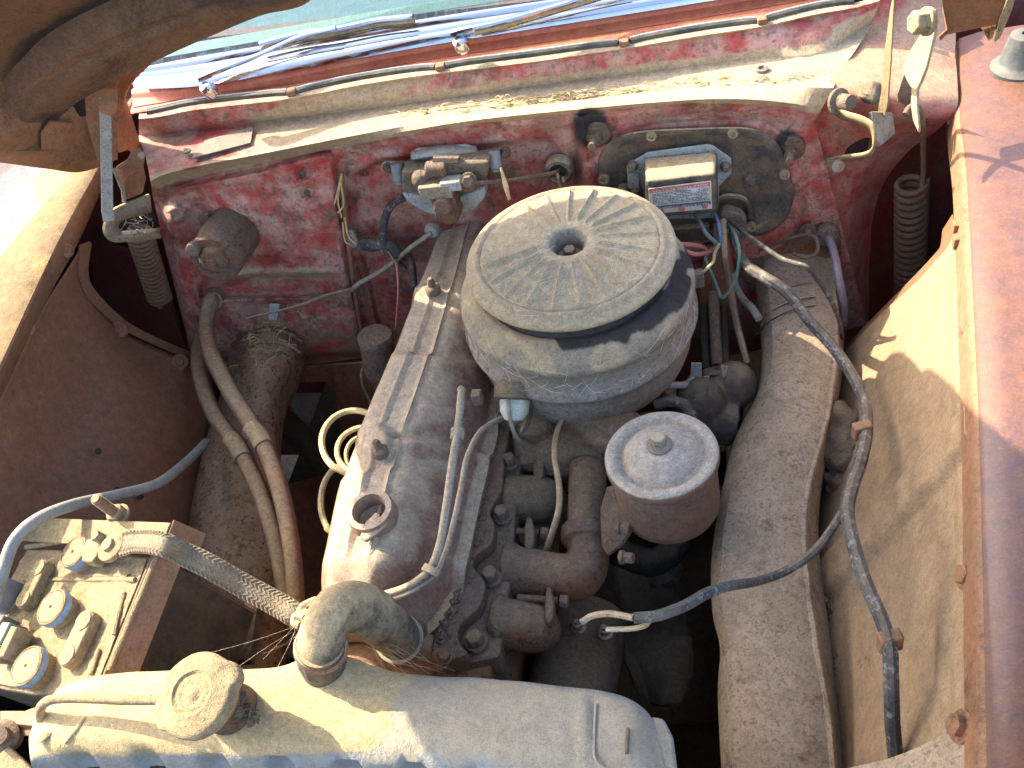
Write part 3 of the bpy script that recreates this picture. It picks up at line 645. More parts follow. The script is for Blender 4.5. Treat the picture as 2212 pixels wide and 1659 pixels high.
MB().bx((.62, .9, .42), .02, 1.8, .8).build('right_outer_side', M['void'], bb)
MB().bx((-.3, .14, .42), 2.0, .02, .78).build('grille_support', M['void'], bb)  # unseen panel, added to close the front against light

# ---- right fender
rf = thing('front_fender', 'purple brown fender striped with sunlight down the right edge', 'fender', (.3, .7, .95))
z0 = .98
fi = crom([P(2058, 90, z=z0), P(2062, 150, z=z0), P(2066, 260, z=z0), P(2075, 330, z=z0), P(2082, 420, z=z0), P(2095, 700, z=z0), P(2105, 950, z=z0), P(2112, 1300, z=z0), P(2118, 1659, z=z0), P(2122, 2100, z=z0)], 6)
def rfrow(dx, dz): return [p+Vector((dx, 0, dz)) for p in fi]
MB().grid([rfrow(.004, -.001), rfrow(.008, .0035), rfrow(.03, .010), rfrow(.08, .014), rfrow(.16, .012), rfrow(.25, -.01), rfrow(.30, -.04), rfrow(.34, -.10), rfrow(.36, -.25), rfrow(.36, -.6)]).build('top_panel', M['fender'], rf, ang=80)
MB().grid([rfrow(.004, -.001), rfrow(0, -.004), rfrow(-.002, -.012), rfrow(-.005, -.030), rfrow(-.006, -.034)]).build('inner_flange', M['rustp'], rf, ang=40)
for x, y in ((2090, 402), (2068, 492), (2069, 522), (2087, 718), (2098, 952)):
    p = P(x, y, z=.955)+Vector((-.001, 0, 0)); MB().bx(p, .008, .011, .014).build('clip', M['rustp'], rf, bevel=.001)
for x, y in ((2092, 1245), (2078, 1570)):
    p = P(x, y, z=.945); MB().hexb(p, (-.9, 0, .5), .0085, .009, 1.5).build('bolt', M['rustp'], rf)
# rubber bumper stop on the fender
bp = solo(MB().lathe(P(2180, 150, z=.992)+Vector((.012, 0, 0)), (0, 0, 1), [(.034, 0), (.034, .004), (.027, .008), (.024, .012), (.022, .026), (.017, .044), (.012, .046), (.005, .046), (.005, .03), (.0002, .03)], 30), 'bump_stop', M['stop'], 'dark conical rubber bump stop on the right fender top', 'bump stop')

# ---- right apron
ra = thing('inner_fender', 'dusty tan inner fender panel between the right duct and fender', 'inner fender', (.12, .7, .7))
B0 = [P(2064, 480, z=.95), P(2085, 600, z=.95), P(2096, 800, z=.95), P(2104, 1000, z=.95), P(2108, 1300, z=.95), P(2112, 1659, z=.95), P(2112, 1900, z=.95)]
B1 = [P(2050, 530, z=.93), P(2070, 640, z=.92), P(2078, 820, z=.915), P(2080, 1010, z=.91), P(2084, 1300, z=.91), P(2085, 1659, z=.91), P(2085, 1900, z=.91)]
B2 = [P(2000, 590, z=.87), P(1990, 740, z=.84), P(1985, 900, z=.83), P(1975, 1100, z=.83), P(1985, 1340, z=.83), P(1985, 1659, z=.83), P(1980, 1900, z=.83)]
B3 = [P(1920, 670, z=.79), P(1900, 820, z=.76), P(1885, 980, z=.75), P(1870, 1150, z=.745), P(1880, 1380, z=.745), P(1890, 1659, z=.75), P(1880, 1900, z=.75)]
B4 = [P(1830, 760, z=.69), P(1800, 900, z=.67), P(1790, 1040, z=.66), P(1770, 1200, z=.65), P(1790, 1420, z=.66), P(1810, 1659, z=.66), P(1810, 1900, z=.66)]
B5 = [P(1760, 830, z=.56), P(1740, 950, z=.55), P(1720, 1100, z=.54), P(1710, 1260, z=.54), P(1720, 1450, z=.54), P(1740, 1659, z=.55), P(1740, 1900, z=.55)]
R_ = [lerpl(crom(x, 12), 220) for x in (B0, B1, B2, B3, B4, B5)]
cols = [crom([R_[k][j] for k in range(6)], 16) for j in range(220)]
NRM = Vector((-.75, .05, .65))
for c_ in cols:
    for i, p in enumerate(c_):
        x, y = proj(p); h = 0
        d = (x-1830)*.66+(y-1180)*.75      # diagonal swage
        dg_ = (x*.73+y*.68)-2160; h += .009*sst(-36, -22, dg_)*sst(38, 20, dg_)*sst(1330, 1260, y)-.003*sst(20, 40, dg_)*sst(1400, 1200, y)
        h += .003*math.exp(-((x-2070)/8.)**2)
        h += .004*math.exp(-((x-2040)/14.)**2)*sst(1250, 1350, y)*sst(1560, 1480, y)
        c_[i] = p+NRM*h
MB().grid(cols).noise(.0035, 9).build('panel', M['apronR'], ra, ang=80, solid=.0015)
e = [c_[0:1][0] for c_ in cols[:1]]
ue = cols[0]
MB().grid([[p for p in ue], [p+Vector((.004, .03, -.012)) for p in ue], [p+Vector((0, .05, -.05)) for p in ue]]).build('rear_flange', M['apronL'], ra, ang=60)
for x, y in ((1924, 1051), (1894, 1058)):
    pass
# radiator support arch at the lower right
sup = [P(1480, 1780, z=.80), P(1620, 1730, z=.82), P(1740, 1680, z=.84), P(1850, 1655, z=.86), P(1930, 1635, z=.88), P(2010, 1600, z=.90), P(2085, 1550, z=.92), P(2110, 1500, z=.93)]
sp_ = crom(sup, 5)
solo(MB().grid([[p+Vector((0, .0, -.03)) for p in sp_], sp_, [p+Vector((0, -.01, .004)) for p in sp_], [p+Vector((0, -.06, .006)) for p in sp_], [p+Vector((0, -.2, -.02)) for p in sp_]]), 'radiator_support', M['duct'], 'rust blotched curved support panel in the bottom right corner', 'support panel', ang=60)
# ---------------------------------------------------------------- air cleaner
ac = thing('air_cleaner', 'big round dusty air cleaner drum with ribbed lid and centre hole', 'air cleaner', P(1231, 700, z=.85))
AX = Vector((.012, -.06, 1)).normalized(); AC = P(1231, 548, z=.955)
k = S(AC, 1.)                                   # metres per px there
RL = 229*k
NRIB = 21
def lidmod(r, h, a):
    if .034 < r < .1055:
        f = sst(.034, .040, r)*sst(.1055, .100, r)
        ph = (a*NRIB/(2*math.pi)) % 1.0
        ri = int(a*NRIB/(2*math.pi)); amp = (.0040 if not (2.4 < a < 3.3) else .0012)*(.6+.6*((ri*37) % 10)/10.)
        h += f*amp*(math.exp(-((ph-.5)/.075)**2))-f*.0006*math.exp(-((ph-.22)/.2)**2)
    h += .0006*noise.noise(Vector((r*60, a*3, 1)))
    return r, h
prof = [(.0002, -.03), (.0165, -.03), (.0175, .004), (.0195, .013), (.024, .0185), (.029, .0200)]
prof += [(.034+(.104-.034)*i/26, .0200-.0085*(i/26)**1.2) for i in range(27)]
prof += [(.1055, .0095), (.1075, .0105), (.110, .0115), (.1125, .010), (.1145, .0065), (.117, .0055), (RL-.003, .003), (RL-.0005, .0015), (RL, -.001), (RL-.0005, -.004), (RL-.004, -.005), (.07, -.006)]
def lidwear(co): return (0, .62 if (Vector(co)-AC).length > .03 else .2, 0)
MB().lathe(AC, AX, prof, 252, lidmod).build('lid', M['clean'], ac, ang=70, colf=lidwear)
body = [(.09, -.030), (.100, -.018), (.106, -.020), (.1105, -.0255), (.1165, -.0245), (.1195, -.024), (.124, -.027), (.130, -.0335), (.137, -.040), (.1415, -.048), (.1425, -.055), (.1410, -.0575), (.1385, -.060),
        (.1365, -.070), (.1365, -.081), (.1395, -.084), (.1440, -.0885), (.1415, -.0935), (.1355, -.0965), (.1355, -.106), (.1350, -.114), (.133, -.124), (.129, -.134), (.122, -.143), (.112, -.150), (.095, -.154), (.0002, -.156)]
kk = 263*k/.1425
body = [(r*kk, (h if h > -.055 else -.055+(h+.055)*1.26)*kk*1.02) for r, h in body]
def bmod(r, h, a): return r*(1+.004*noise.noise(Vector((math.cos(a)*2, math.sin(a)*2, h*14)))), h
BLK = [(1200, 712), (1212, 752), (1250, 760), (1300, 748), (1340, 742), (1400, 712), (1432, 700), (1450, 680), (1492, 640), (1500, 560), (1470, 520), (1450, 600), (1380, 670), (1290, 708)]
def bwear_shade(co):
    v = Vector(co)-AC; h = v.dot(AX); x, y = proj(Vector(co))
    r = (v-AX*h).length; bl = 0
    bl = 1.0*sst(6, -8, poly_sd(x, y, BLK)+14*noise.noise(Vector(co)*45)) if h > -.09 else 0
    if r < .112: bl = 1  # gap under the lid painted black as shade
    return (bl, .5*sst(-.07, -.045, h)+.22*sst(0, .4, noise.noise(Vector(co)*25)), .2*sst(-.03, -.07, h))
MB().lathe(AC, AX, body, 128, bmod).build('drum', M['clean'], ac, ang=60, colf=bwear_shade)
MB().hexb(AC+AX*-.012, AX, .008, .02, 1.5).build('wing_nut', M['grey'], ac)
b = MB()
for i in range(14): b.ball(AC+Vector((random.uniform(-.012, .012), random.uniform(-.012, .012), -.012+random.uniform(0, .008))), random.uniform(.002, .0045), 4)
tag(b.build('debris', M['nest'], ac), None, None, None, 'stuff')
# stamped emblem on the lid: a small C-shaped boss
cpt = []
for i in range(12):
    a = math.pi*(.35+1.3*i/11); cpt.append(P(1126+9*math.cos(a), 520-12*math.sin(a), z=.970))
MB().tube(cpt, .0018, 6, 2).build('emblem', M['clean'], ac)

# ---------------------------------------------------------------- engine
en = thing('engine', 'dusty straight six engine with long ribbed valve cover', 'engine', P(900, 1000, z=.5))
NS = 90
Ls = pl([(676, 1275), (688, 1215), (703, 1150), (735, 1010), (788, 880), (832, 780), (868, 690), (903, 600), (926, 540), (940, 505)], NS)
Rs = pl([(925, 1352), (972, 1285), (993, 1217), (1018, 1104), (1043, 1000), (1064, 905), (1080, 790), (1098, 690), (1108, 600), (1115, 540)], NS)
def vrow(i, nu=46):
    L_ = P(*Ls[i], z=.845); R0 = P(*Rs[i], z=.772); out = []
    x, y = Ls[i]
    for j in range(nu+1):
        u = j/nu*1.0
        p = L_.lerp(R0, u); p.z = .845
        drop = 0
        if u > .52: drop = .070*((u-.52)/.48)**1.7
        if u < .10: drop = .012*((.10-u)/.10)**2
        q = Vector((p.x, p.y, .845-drop)); px_, py_ = proj(q)
        h = 0
        # longitudinal ridges
        for rc in (.27, .47):
            fr = sst(1235, 1180, py_)
            h += .0055*math.exp(-((u-rc)/.015)**2)*fr*(1-.9*math.exp(-((py_-955-.14*(px_-870))/16)**2))
        # raised rocker sections, arched steps across
        st = py_+.10*(px_-900)
        h += .011*sst(762, 776, py_-.13*(px_-880))*sst(0, .3, u+.1)*1.0
        h -= .007*sst(935, 948, st-.04*(px_-880))
        h += .011*math.exp(-((py_-972-.16*(px_-880))/11.)**2)*sst(.2, .35, u)
        h += .010*math.exp(-((py_-640-.1*(px_-930))/14.)**2)*sst(.65, .3, u)
        h += .006*sst(1010, 1026, st)
        h -= .020*sst(1235, 1300, py_+(1-u)*30)
        d = math.hypot(px_-820, py_-968); h += .009*sst(44, 24, d)
        d = math.hypot(px_-935, py_-620); h += .005*sst(36, 18, d)
        h += .0007*noise.noise(q*45)+.001*noise.noise(q*12)
        out.append(q+Vector((0, 0, h)))
    out.append(out[-1]+Vector((.012, 0, -.003))); out.append(out[-1]+Vector((.0, 0, -.006)))
    l0 = out[0]
    return [l0+Vector((-.022, 0, -.07)), l0+Vector((-.012, 0, -.03)), l0+Vector((-.004, 0, -.008))]+out
rows = [vrow(i) for i in range(NS)]
f0 = rows[0]; bowed = []
fr1 = [Vector((p.x, p.y-.012, p.z-.012)) if False else p+Vector((0, -.010, -.008)) for p in f0]
fr2 = [Vector((p.x, p.y-.018, .772 if p.z > .772 else p.z)) for p in f0]
rows = [fr2, fr1]+rows+[[Vector((p.x, p.y+.012, min(p.z, .76))) for p in rows[-1]]]
def vwear(co): return (0, 0, 0)
MB().grid(rows).build('valve_cover', M['vc'], en, ang=65)
# gasket rail
gp = [P(x+2, y+2, z=.770) for x, y in Rs]
MB().tube([gp[0]+Vector((-.09, -.01, 0)), gp[0]+Vector((-.03, -.012, 0))]+gp[::8], .0045, 6, 4, flat=(1.6, .7)).build('gasket', M['rubber'], en)
# cover nuts
for x, y, s in ((820, 968, 15), (935, 618, 14)):
    p = P(x, y+6, z=.862); r = S(p, s)
    MB().lathe(p, (0, 0, 1), [(r*1.2, -.006), (r*1.2, .002), (r*.95, .005), (r*.6, .006), (r*.6, .014), (r*.35, .018), (.0002, .018)], 18).build('cover_nut', M['grey'], en)
# oil filler ring
p = P(802, 1108, z=.866); rr = S(p, 53)
MB().lathe(p, (-.05, -.1, 1), [(rr*.66, -.02), (rr*.64, .002), (rr*.72, .008), (rr*.95, .007), (rr*1.0, .002), (rr*1.02, -.012)], 36).build('oil_filler_neck', M['vc'], en, label='open round oil filler neck near the front of the valve cover')
MB().lathe(p+Vector((0, 0, -.018)), (0, 0, 1), [(rr*.8, 0), (rr*.8, .001), (.0002, .001)], 30).build('filler_cap', M['grey'], en)
MB().slab([P(790, 1125, z=.868), P(812, 1102, z=.868), P(838, 1130, z=.868), P(815, 1148, z=.868), P(790, 1170, z=.866), P(778, 1160, z=.866)], (0, 0, -.006)).noise(.002, 80).build('cap_handle', M['vc'], en, bevel=.002)
# head decks
deck = [(940, 1362), (985, 1290), (1006, 1217), (1030, 1104), (1058, 1000), (1076, 905), (1100, 900), (1096, 950), (1088, 999), (1083, 1057), (1058, 1104), (1068, 1130), (1062, 1171), (1028, 1200), (1022, 1223), (1047, 1255), (1041, 1296), (1028, 1318), (992, 1350), (992, 1388), (1010, 1412), (960, 1425), (930, 1400)]
dd = [(x, y) for x, y in deck]
MB().slab([P(x, y, z=.770) for x, y in crom_px(dd)] if False else [P(v.x, v.y, z=.770) for v in crom([Vector((x, y, 0)) for x, y in dd], 3)], (0, 0, -.03)).build('head_deck', M['rusty'], en, ang=30, bevel=.003, segs=3)
low = [(905, 1400), (960, 1180), (1000, 1000), (1050, 860), (1130, 860), (1125, 1000), (1112, 1120), (1104, 1250), (1090, 1300), (1082, 1395), (1078, 1418), (960, 1440)]
MB().slab([P(x, y, z=.752) for x, y in low], (0, 0, -.07)).build('cylinder_head', M['grey'], en, ang=30, bevel=.004, segs=3)
MB().slab([P(x, y, z=.69) for x, y in [(840, 1470), (950, 1150), (1060, 850), (1135, 850), (1120, 1180), (1095, 1450), (1088, 1500), (850, 1500)]], (0, 0, -.25)).build('engine_block', M['rustp'], en, bevel=.006)
for x, y, s in ((1087, 1114, 20), (1063, 1247, 22), (1030, 1385, 25), (1104, 1000, 17), (956, 1424, 22)):
    p = P(x, y+4, z=.755); r = S(p, s*.9)
    MB().hexb(p, (.0, -.08, 1), r*.85, .018, 1.35, .22, rot=.3).build('head_bolt', M['grey'] if y != 1424 else M['rustp'], en, ang=25, bevel=.001)
def organic(name, shapes, mt, par, vox=.0028, lab=None):
    b = MB()
    for s_ in shapes: s_(b)
    return b.build(name, mt, par, remesh=vox, label=lab)
def T(pts, r, n=16, **kw): return lambda b: b.tube(pts, r, n, 5, **kw)
def B_(p, r, **kw): return lambda b: b.ball(p, r, 12, **kw)
def CY(p, ax, r, h, n=28): return lambda b: b.lathe(p, ax, [(r*.96, 0), (r, h*.04), (r, h*.96), (r*.96, h)], n)
# exhaust / intake castings
c1_ = P(1115, 1085, z=.735)-Vector((0, 0, .16)); c2_ = P(1175, 1085, z=.725)
organic('intake_port', [T([P(1100, 1082, z=.73), P(1150, 1080, z=.73), P(1178, 1082, z=.722), P(1200, 1105, z=.70), P(1205, 1140, z=.66)], [S(c1_, 52), S(c1_, 50), S(c1_, 46), S(c1_, 36), S(c1_, 30)]), CY(P(1096, 1084, z=.73), (1, 0, 0), S(c1_, 56), .008)], M['grey'], en)
organic('outlet_casting', [T([P(1068, 1345, z=.735), P(1120, 1352, z=.735), P(1160, 1358, z=.73), P(1170, 1362, z=.69)], [S(c1_, 48), S(c1_, 46), S(c1_, 42), S(c1_, 36)]), CY(P(1075, 1350, z=.733), (1, .05, 0), S(c1_, 56), .009), B_(P(1150, 1360, z=.728), S(c1_, 42))], M['rusty'], en)
pz_ = .735
el = [P(1098, 1232, z=pz_), P(1150, 1238, z=pz_), P(1215, 1248, z=pz_), P(1255, 1240, z=pz_-.002), P(1270, 1205, z=pz_), P(1268, 1165, z=pz_+.004)]
organic('pipe_elbow', [T(el, [S(c1_, 48), S(c1_, 46), S(c1_, 45), S(c1_, 44), S(c1_, 40), S(c1_, 38)]), T([P(1267, 1172, z=pz_+.003), P(1266, 1140, z=pz_+.006)], S(c1_, 49)), CY(P(1092, 1232, z=pz_), (1, 0, 0), S(c1_, 52), .014)], M['rusty'], en, .0026)
MB().tube([P(1267, 1150, z=.740), P(1268, 1080, z=.748), P(1270, 1010, z=.752), P(1272, 985, z=.753)], S(c1_, 37), 20, 4).build('breather_tube', M['grey'], en)
MB().tube([P(1270, 1012, z=.752), P(1272, 990, z=.752)], S(c1_, 43), 22, 3).build('tube_collar', M['grey'], en)
organic('carburettor_base', [T([P(1130, 960, z=.74), P(1200, 985, z=.745), P(1290, 975, z=.752), P(1380, 955, z=.75)], [S(c1_, 36), S(c1_, 44), S(c1_, 44), S(c1_, 34)]), T([P(1260, 880, z=.79), P(1262, 960, z=.75)], S(c1_, 46)), B_(P(1320, 930, z=.775), S(c1_, 60), sq=(1.2, 1, .6)), B_(P(1160, 920, z=.775), S(c1_, 40), sq=(1, 1, .7)), T([P(1130, 940, z=.76), P(1133, 1010, z=.742)], S(c1_, 22)), CY(P(1245, 760, z=.86), (0, -.02, -1), .035, .09)], M['grey'], en, .003)
def wedge(name, cx, cy, w_, h_, z, mt=M['grey']):
    pts = [P(cx+dx*w_, cy+dy*h_, z=z) for dx, dy in ((-.3, -1), (.25, -.9), (.6, -.2), (.5, .6), (.1, 1), (-.5, .8), (-.6, -.1))]
    MB().slab(pts, (0, 0, -.018)).build(name, mt, en, bevel=.003, segs=3)
def lump(c, r, n, s=1.):
    return lambda b: [b.ball(Vector(c)+Vector((random.gauss(0, r), random.gauss(0, r), random.gauss(0, r*.3))), r*random.uniform(.35, .7)*s, 7) for _ in range(n)]
organic('exhaust_manifold', [T([P(1135, 900, z=.70), P(1150, 1000, z=.69), P(1158, 1120, z=.685), P(1150, 1250, z=.68), P(1130, 1390, z=.68)], [.026, .030, .030, .030, .028]), T([P(1150, 1010, z=.70), P(1225, 1020, z=.69), P(1290, 985, z=.68)], [.024, .026, .024]), lump(P(1150, 1130, z=.70), .016, 8), lump(P(1140, 1290, z=.70), .014, 7), lump(P(1120, 960, z=.73), .013, 8), lump(P(1190, 950, z=.74), .014, 7), CY(P(1140, 1180, z=.705), (.2, -.1, 1), .012, .02), CY(P(1108, 930, z=.745), (0, 0, 1), .011, .018)], M['rusty'], en, .0028)
b = MB()
for i in range(260):
    t_ = random.random(); x_ = np.interp(t_, [0, .33, .66, 1], [1078, 1052, 1018, 965])+random.gauss(0, 9); y_ = np.interp(t_, [0, .33, .66, 1], [905, 1060, 1210, 1390])
    b.ball(P(x_-12, y_, z=.7715), random.uniform(.0012, .0034), 4, jit=.5, jf=300, sq=(1, 1, .6))
tag(b.build('crust', M['rusty'], en), None, None, None, 'stuff')
wedge('port_clamp', 1143, 1150, 20, 37, .757); wedge('port_clamp', 1163, 1008, 20, 30, .757); wedge('port_clamp', 1186, 1305, 17, 42, .757, M['rusty'])
for a, c in (((1117, 1149), (1165, 1152)), ((1118, 1292), (1205, 1298)), ((1120, 1008), (1178, 1014))):
    p, q = P(*a, z=.742), P(*c, z=.742); MB().tube([p, q], S(p, 9), 10, 0).build('clamp_stud', M['rusty'], en)
    MB().hexb(q, (q-p), S(p, 15), .012, 0).build('clamp_nut', M['grey'], en, bevel=.001)
organic('thermostat_housing', [T([P(868, 1388, z=.765), P(900, 1402, z=.755), P(945, 1425, z=.74)], [S(c1_, 44), S(c1_, 38), S(c1_, 40)]), B_(P(800, 1425, z=.74), .03, sq=(1.4, .8, .8)), B_(P(905, 1430, z=.735), .035, sq=(1.5, .7, .7)), T([P(800, 1440, z=.72), P(1070, 1445, z=.71)], .03)], M['rustp'], en)
for x, y in ((905, 1362), (958, 1420), (888, 1362)):
    p = P(x, y, z=.782); MB().hexb(p, (.3, -.2, 1), S(p, 15), .014, 1.3).build('housing_bolt', M['rusty'], en, bevel=.001)

# tubes lying over the valve cover
t1_ = [P(997, 842, z=.885), P(993, 890, z=.883), P(987, 940, z=.878), P(976, 1010, z=.87), (P(962, 1110, z=.862)), P(948, 1185, z=.855), P(925, 1235, z=.848), P(880, 1268, z=.838), P(820, 1288, z=.83)]
p = t1_[3]
vt = thing('vacuum_pipe', 'grey steel pipe with hex union running down the valve cover edge', 'pipe', P(960, 1110, z=.8))
MB().tube(t1_, [S(p, 9), S(p, 9), S(p, 9), S(p, 9.5), S(p, 9.5), S(p, 9), S(p, 9), S(p, 9), S(p, 8.5)], 12).build('pipe', M['galv'], vt)
MB().ball(t1_[0], S(p, 10), 8).build('end_cap', M['galv'], vt)
MB().hexb(P(989, 930, z=.876), t1_[2]-t1_[1], S(p, 16), .012, 1.0).build('union_nut', M['galv'], vt, bevel=.001)
MB().tube([P(936, 1226, z=.852), P(928, 1240, z=.850)], S(p, 18), 14, 0, flat=(1.2, .8)).build('pipe_clip', M['galv'], vt)
solo(MB().tube([P(1085, 903, z=.815), P(1040, 930, z=.83), P(1010, 985, z=.84), P(997, 1050, z=.842), P(980, 1130, z=.84), P(962, 1195, z=.84), P(935, 1245, z=.84), P(885, 1280, z=.834), P(822, 1298, z=.825)], S(p, 7), 10), 'fuel_pipe', M['galv'], 'thin grey pipe curving from the glass bowl beside the thicker pipe', 'pipe')
solo(MB().tube([P(1230, 860, z=.81), P(1218, 900, z=.80), P(1203, 935, z=.80), P(1198, 985, z=.80), P(1208, 1050, z=.798), P(1207, 1100, z=.79), P(1193, 1150, z=.77), P(1178, 1195, z=.74)], S(p, 7.5), 10), 'vacuum_hose', M['hose'], 'pale thin hose hanging below the air cleaner onto the manifold', 'hose')
# glass fuel bowl
fb = thing('fuel_bowl', 'clear glass fuel bowl with cream filter under the air cleaner', 'fuel bowl', P(1115, 890, z=.78))
pb = P(1112, 868, z=.832); rb = S(pb, 40); BA = (-.05, -.72, -.62)
MB().lathe(pb, BA, [(rb*.9, -.01), (rb, 0), (rb, .012), (rb*.9, .026), (rb*.6, .036), (.0002, .038)], 28).build('bowl', M['bowl'], fb)
MB().lathe(pb, BA, [(rb*.8, -.012), (rb*.82, .0), (rb*.78, .012), (rb*.5, .022), (.0002, .023)], 28).build('filter_element', M['cream'], fb)
MB().lathe(pb, BA, [(rb*1.12, -.022), (rb*1.15, -.004), (rb*.9, -.002)], 24).build('cover', M['grey'], fb)
MB().tube([pb+Vector((-.004, -.004, .02)), pb+Vector((-.002, -.026, .004)), pb+Vector((.002, -.036, -.02)), pb+Vector((.004, -.030, -.04))], .0026, 8).build('bail_wire', M['galv'], fb)
for x, y in ((1031, 868),):
    p = P(x, y-10, z=.855); MB().bx(p, .012, .012, .018)  .build('lug', M['grey'], fb, bevel=.002)

# ---------------------------------------------------------------- oil filter
of = thing('oil_filter', 'rusty cylindrical oil filter can with pale dusty lid and centre bolt', 'oil filter', P(1440, 1120, z=.75))
OC = P(1428, 980, z=.855); ro = S(OC, 124); OA = Vector((-.03, -.02, 1)).normalized()
MB().lathe(OC, OA, [(.0002, .014), (.02, .0135), (ro*.45, .010), (ro*.60, .005), (ro*.67, -.001), (ro*.71, -.0035), (ro*.75, -.003), (ro*.80, .001), (ro*.93, .002), (ro*.985, .0), (ro, -.003), (ro, -.009), (ro*.97, -.012), (ro*.93, -.012)], 72).build('lid', M['can'], of, ang=60)
MB().lathe(OC, OA, [(ro*.94, -.008), (ro*.93, -.02), (ro*.93, -.075), (ro*.90, -.088), (ro*.80, -.098), (ro*.55, -.104), (.0002, -.105)], 72).noise(.0008, 50).build('can', M['can'], of, ang=60)
pc = OC+OA*.014
MB().lathe(pc, OA, [(.0135, -.002), (.0138, .002), (.0115, .004), (.009, .005)], 24).build('washer', M['label'], of)
MB().hexb(pc+OA*.003, OA, .0085, .011, 0).build('centre_bolt', M['galv'], of, bevel=.001)
p = P(1362, 962, z=.858); MB().ball(p, .003, 6).build('blob', M['paper'], of) if False else None
bk = thing('filter_bracket', 'thin rusty steel bracket bolted beside the oil filter can', 'bracket', P(1330, 1130, z=.75))
MB().slab([P(1310, 1052, z=.80), P(1335, 1046, z=.81), P(1358, 1075, z=.80), P(1372, 1130, z=.78), P(1340, 1178, z=.765), P(1312, 1200, z=.76), P(1298, 1180, z=.765), P(1296, 1100, z=.785)], (.004, .002, -.002)).build('plate', M['rusty'], bk, bevel=.001)
for x, y in ((1336, 1140), (1342, 1204)):
    p = P(x, y, z=.775); MB().hexb(p, (1, -.2, .2), S(p, 13), .014, 1.2).build('bolt', M['grey'], bk)

# ---------------------------------------------------------------- generator and lower front
ge = thing('generator', 'dark dusty generator drum with two terminal studs below the fan', 'generator', P(1270, 1430, z=.6))
g0_, g1_ = P(1268, 1335, z=.60), P(1268, 1335, z=.60)+Vector((-.02, -.20, 0)); rg = S(g0_, 90)
ga = (g1_-g0_).normalized()
MB().lathe(g0_, ga, [(.0002, -.012), (rg*.5, -.010), (rg*.93, -.004), (rg*.98, .004), (rg*.98, .045), (rg*1.0, .046), (rg, .22), (.0002, .221)], 48).build('drum', M['grey'], ge, ang=50)
for x, y in ((1250, 1348), (1308, 1360)):
    p = P(x, y+6, z=.652); MB().lathe(p, (0, -.2, 1), [(.009, -.004), (.009, .0), (.0055, .001), (.0055, .012), (.003, .013), (.003, .02), (.0002, .021)], 14).build('terminal', M['galv'], ge)
# cooling fan blades behind the radiator
fan = thing('cooling_fan', 'dark dusty fan blade between generator and right duct', 'cooling fan', P(1330, 1300, z=.5))
for poly, z_ in (([(1300, 1220), (1370, 1195), (1440, 1240), (1480, 1330), (1490, 1450), (1450, 1520), (1380, 1500), (1345, 1400), (1350, 1320)], .50), ([(1360, 1200), (1430, 1190), (1470, 1220), (1440, 1260), (1400, 1260)], .56)):
    MB().slab([P(v.x, v.y, z=z_+.03*math.sin(i)) for i, v in enumerate(crom([Vector((x, y, 0)) for x, y in poly], 3))], (.004, -.004, -.004)).build('blade', M['greasy'], fan, ang=60)
MB().lathe(P(1200, 1420, z=.52), (0, -1, 0), [(.03, -.03), (.03, .02), (.0002, .022)], 20).build('hub', M['void'], fan)
# frame rail and dark parts under the bay
ch = thing('chassis', 'near black frame rails and cross member deep under the engine', 'chassis', (-.3, .7, .2))
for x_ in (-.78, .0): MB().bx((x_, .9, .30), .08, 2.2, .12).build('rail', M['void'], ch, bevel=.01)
MB().bx((-.3, .75, .13), .95, 1.15, .01).build('gap_dark_sheet', M['void'], ch)  # added dark sheet, hides the ground so gaps below look black
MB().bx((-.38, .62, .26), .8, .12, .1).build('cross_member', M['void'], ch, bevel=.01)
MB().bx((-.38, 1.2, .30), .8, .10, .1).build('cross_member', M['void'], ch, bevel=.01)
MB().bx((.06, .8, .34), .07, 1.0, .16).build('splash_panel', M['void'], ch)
# gearbox bell and exhaust under the firewall
MB().lathe((-.36, 1.05, .42), (0, 1, 0), [(.16, 0), (.17, .03), (.15, .15), (.0002, .16)], 28).build('bell_housing', M['void'], ch)
# toe board with the opening
tb = thing('toe_board', 'rusty brown floor sheet with cut out openings below the firewall', 'floor panel', (-.6, FY, .45))
tbp = [P(560, 800, y=FY+.015), P(830, 780, y=FY+.015), P(840, 1000, y=FY-.03), P(770, 960, y=FY-.02), P(735, 935, y=FY-.02), P(724, 850, y=FY), P(705, 825, y=FY+.01), P(630, 828, y=FY+.01), P(600, 840, y=FY+.01), P(575, 850, y=FY+.01)]
MB().slab(tbp, (0, .004, 0)).build('sheet', M['rustp'], tb, bevel=.001)
MB().tube([P(610, 905, y=FY-.06), P(690, 985, y=FY-.12), P(760, 1040, y=FY-.16)], .022, 6, 0, flat=(1, .35)).build('brace', M['void'], tb)
MB().slab([P(560, 1060, z=.40), P(800, 1000, z=.40), P(820, 1400, z=.36), P(560, 1420, z=.36)], (0, 0, -.01)).build('side_sheet', M['apronL'], tb)
solo(MB().slab([P(612, 850, z=.34), P(730, 846, z=.34), P(735, 905, z=.34), P(690, 918, z=.34), P(640, 905, z=.34)], (0, 0, -.05)).noise(.01, 30), 'lit_rubble_patch', M['label'], 'pale speckled slab standing in for sunlit rubble below the firewall opening', 'rubble')  # lit look is put into the pale colour; sun does not reach here

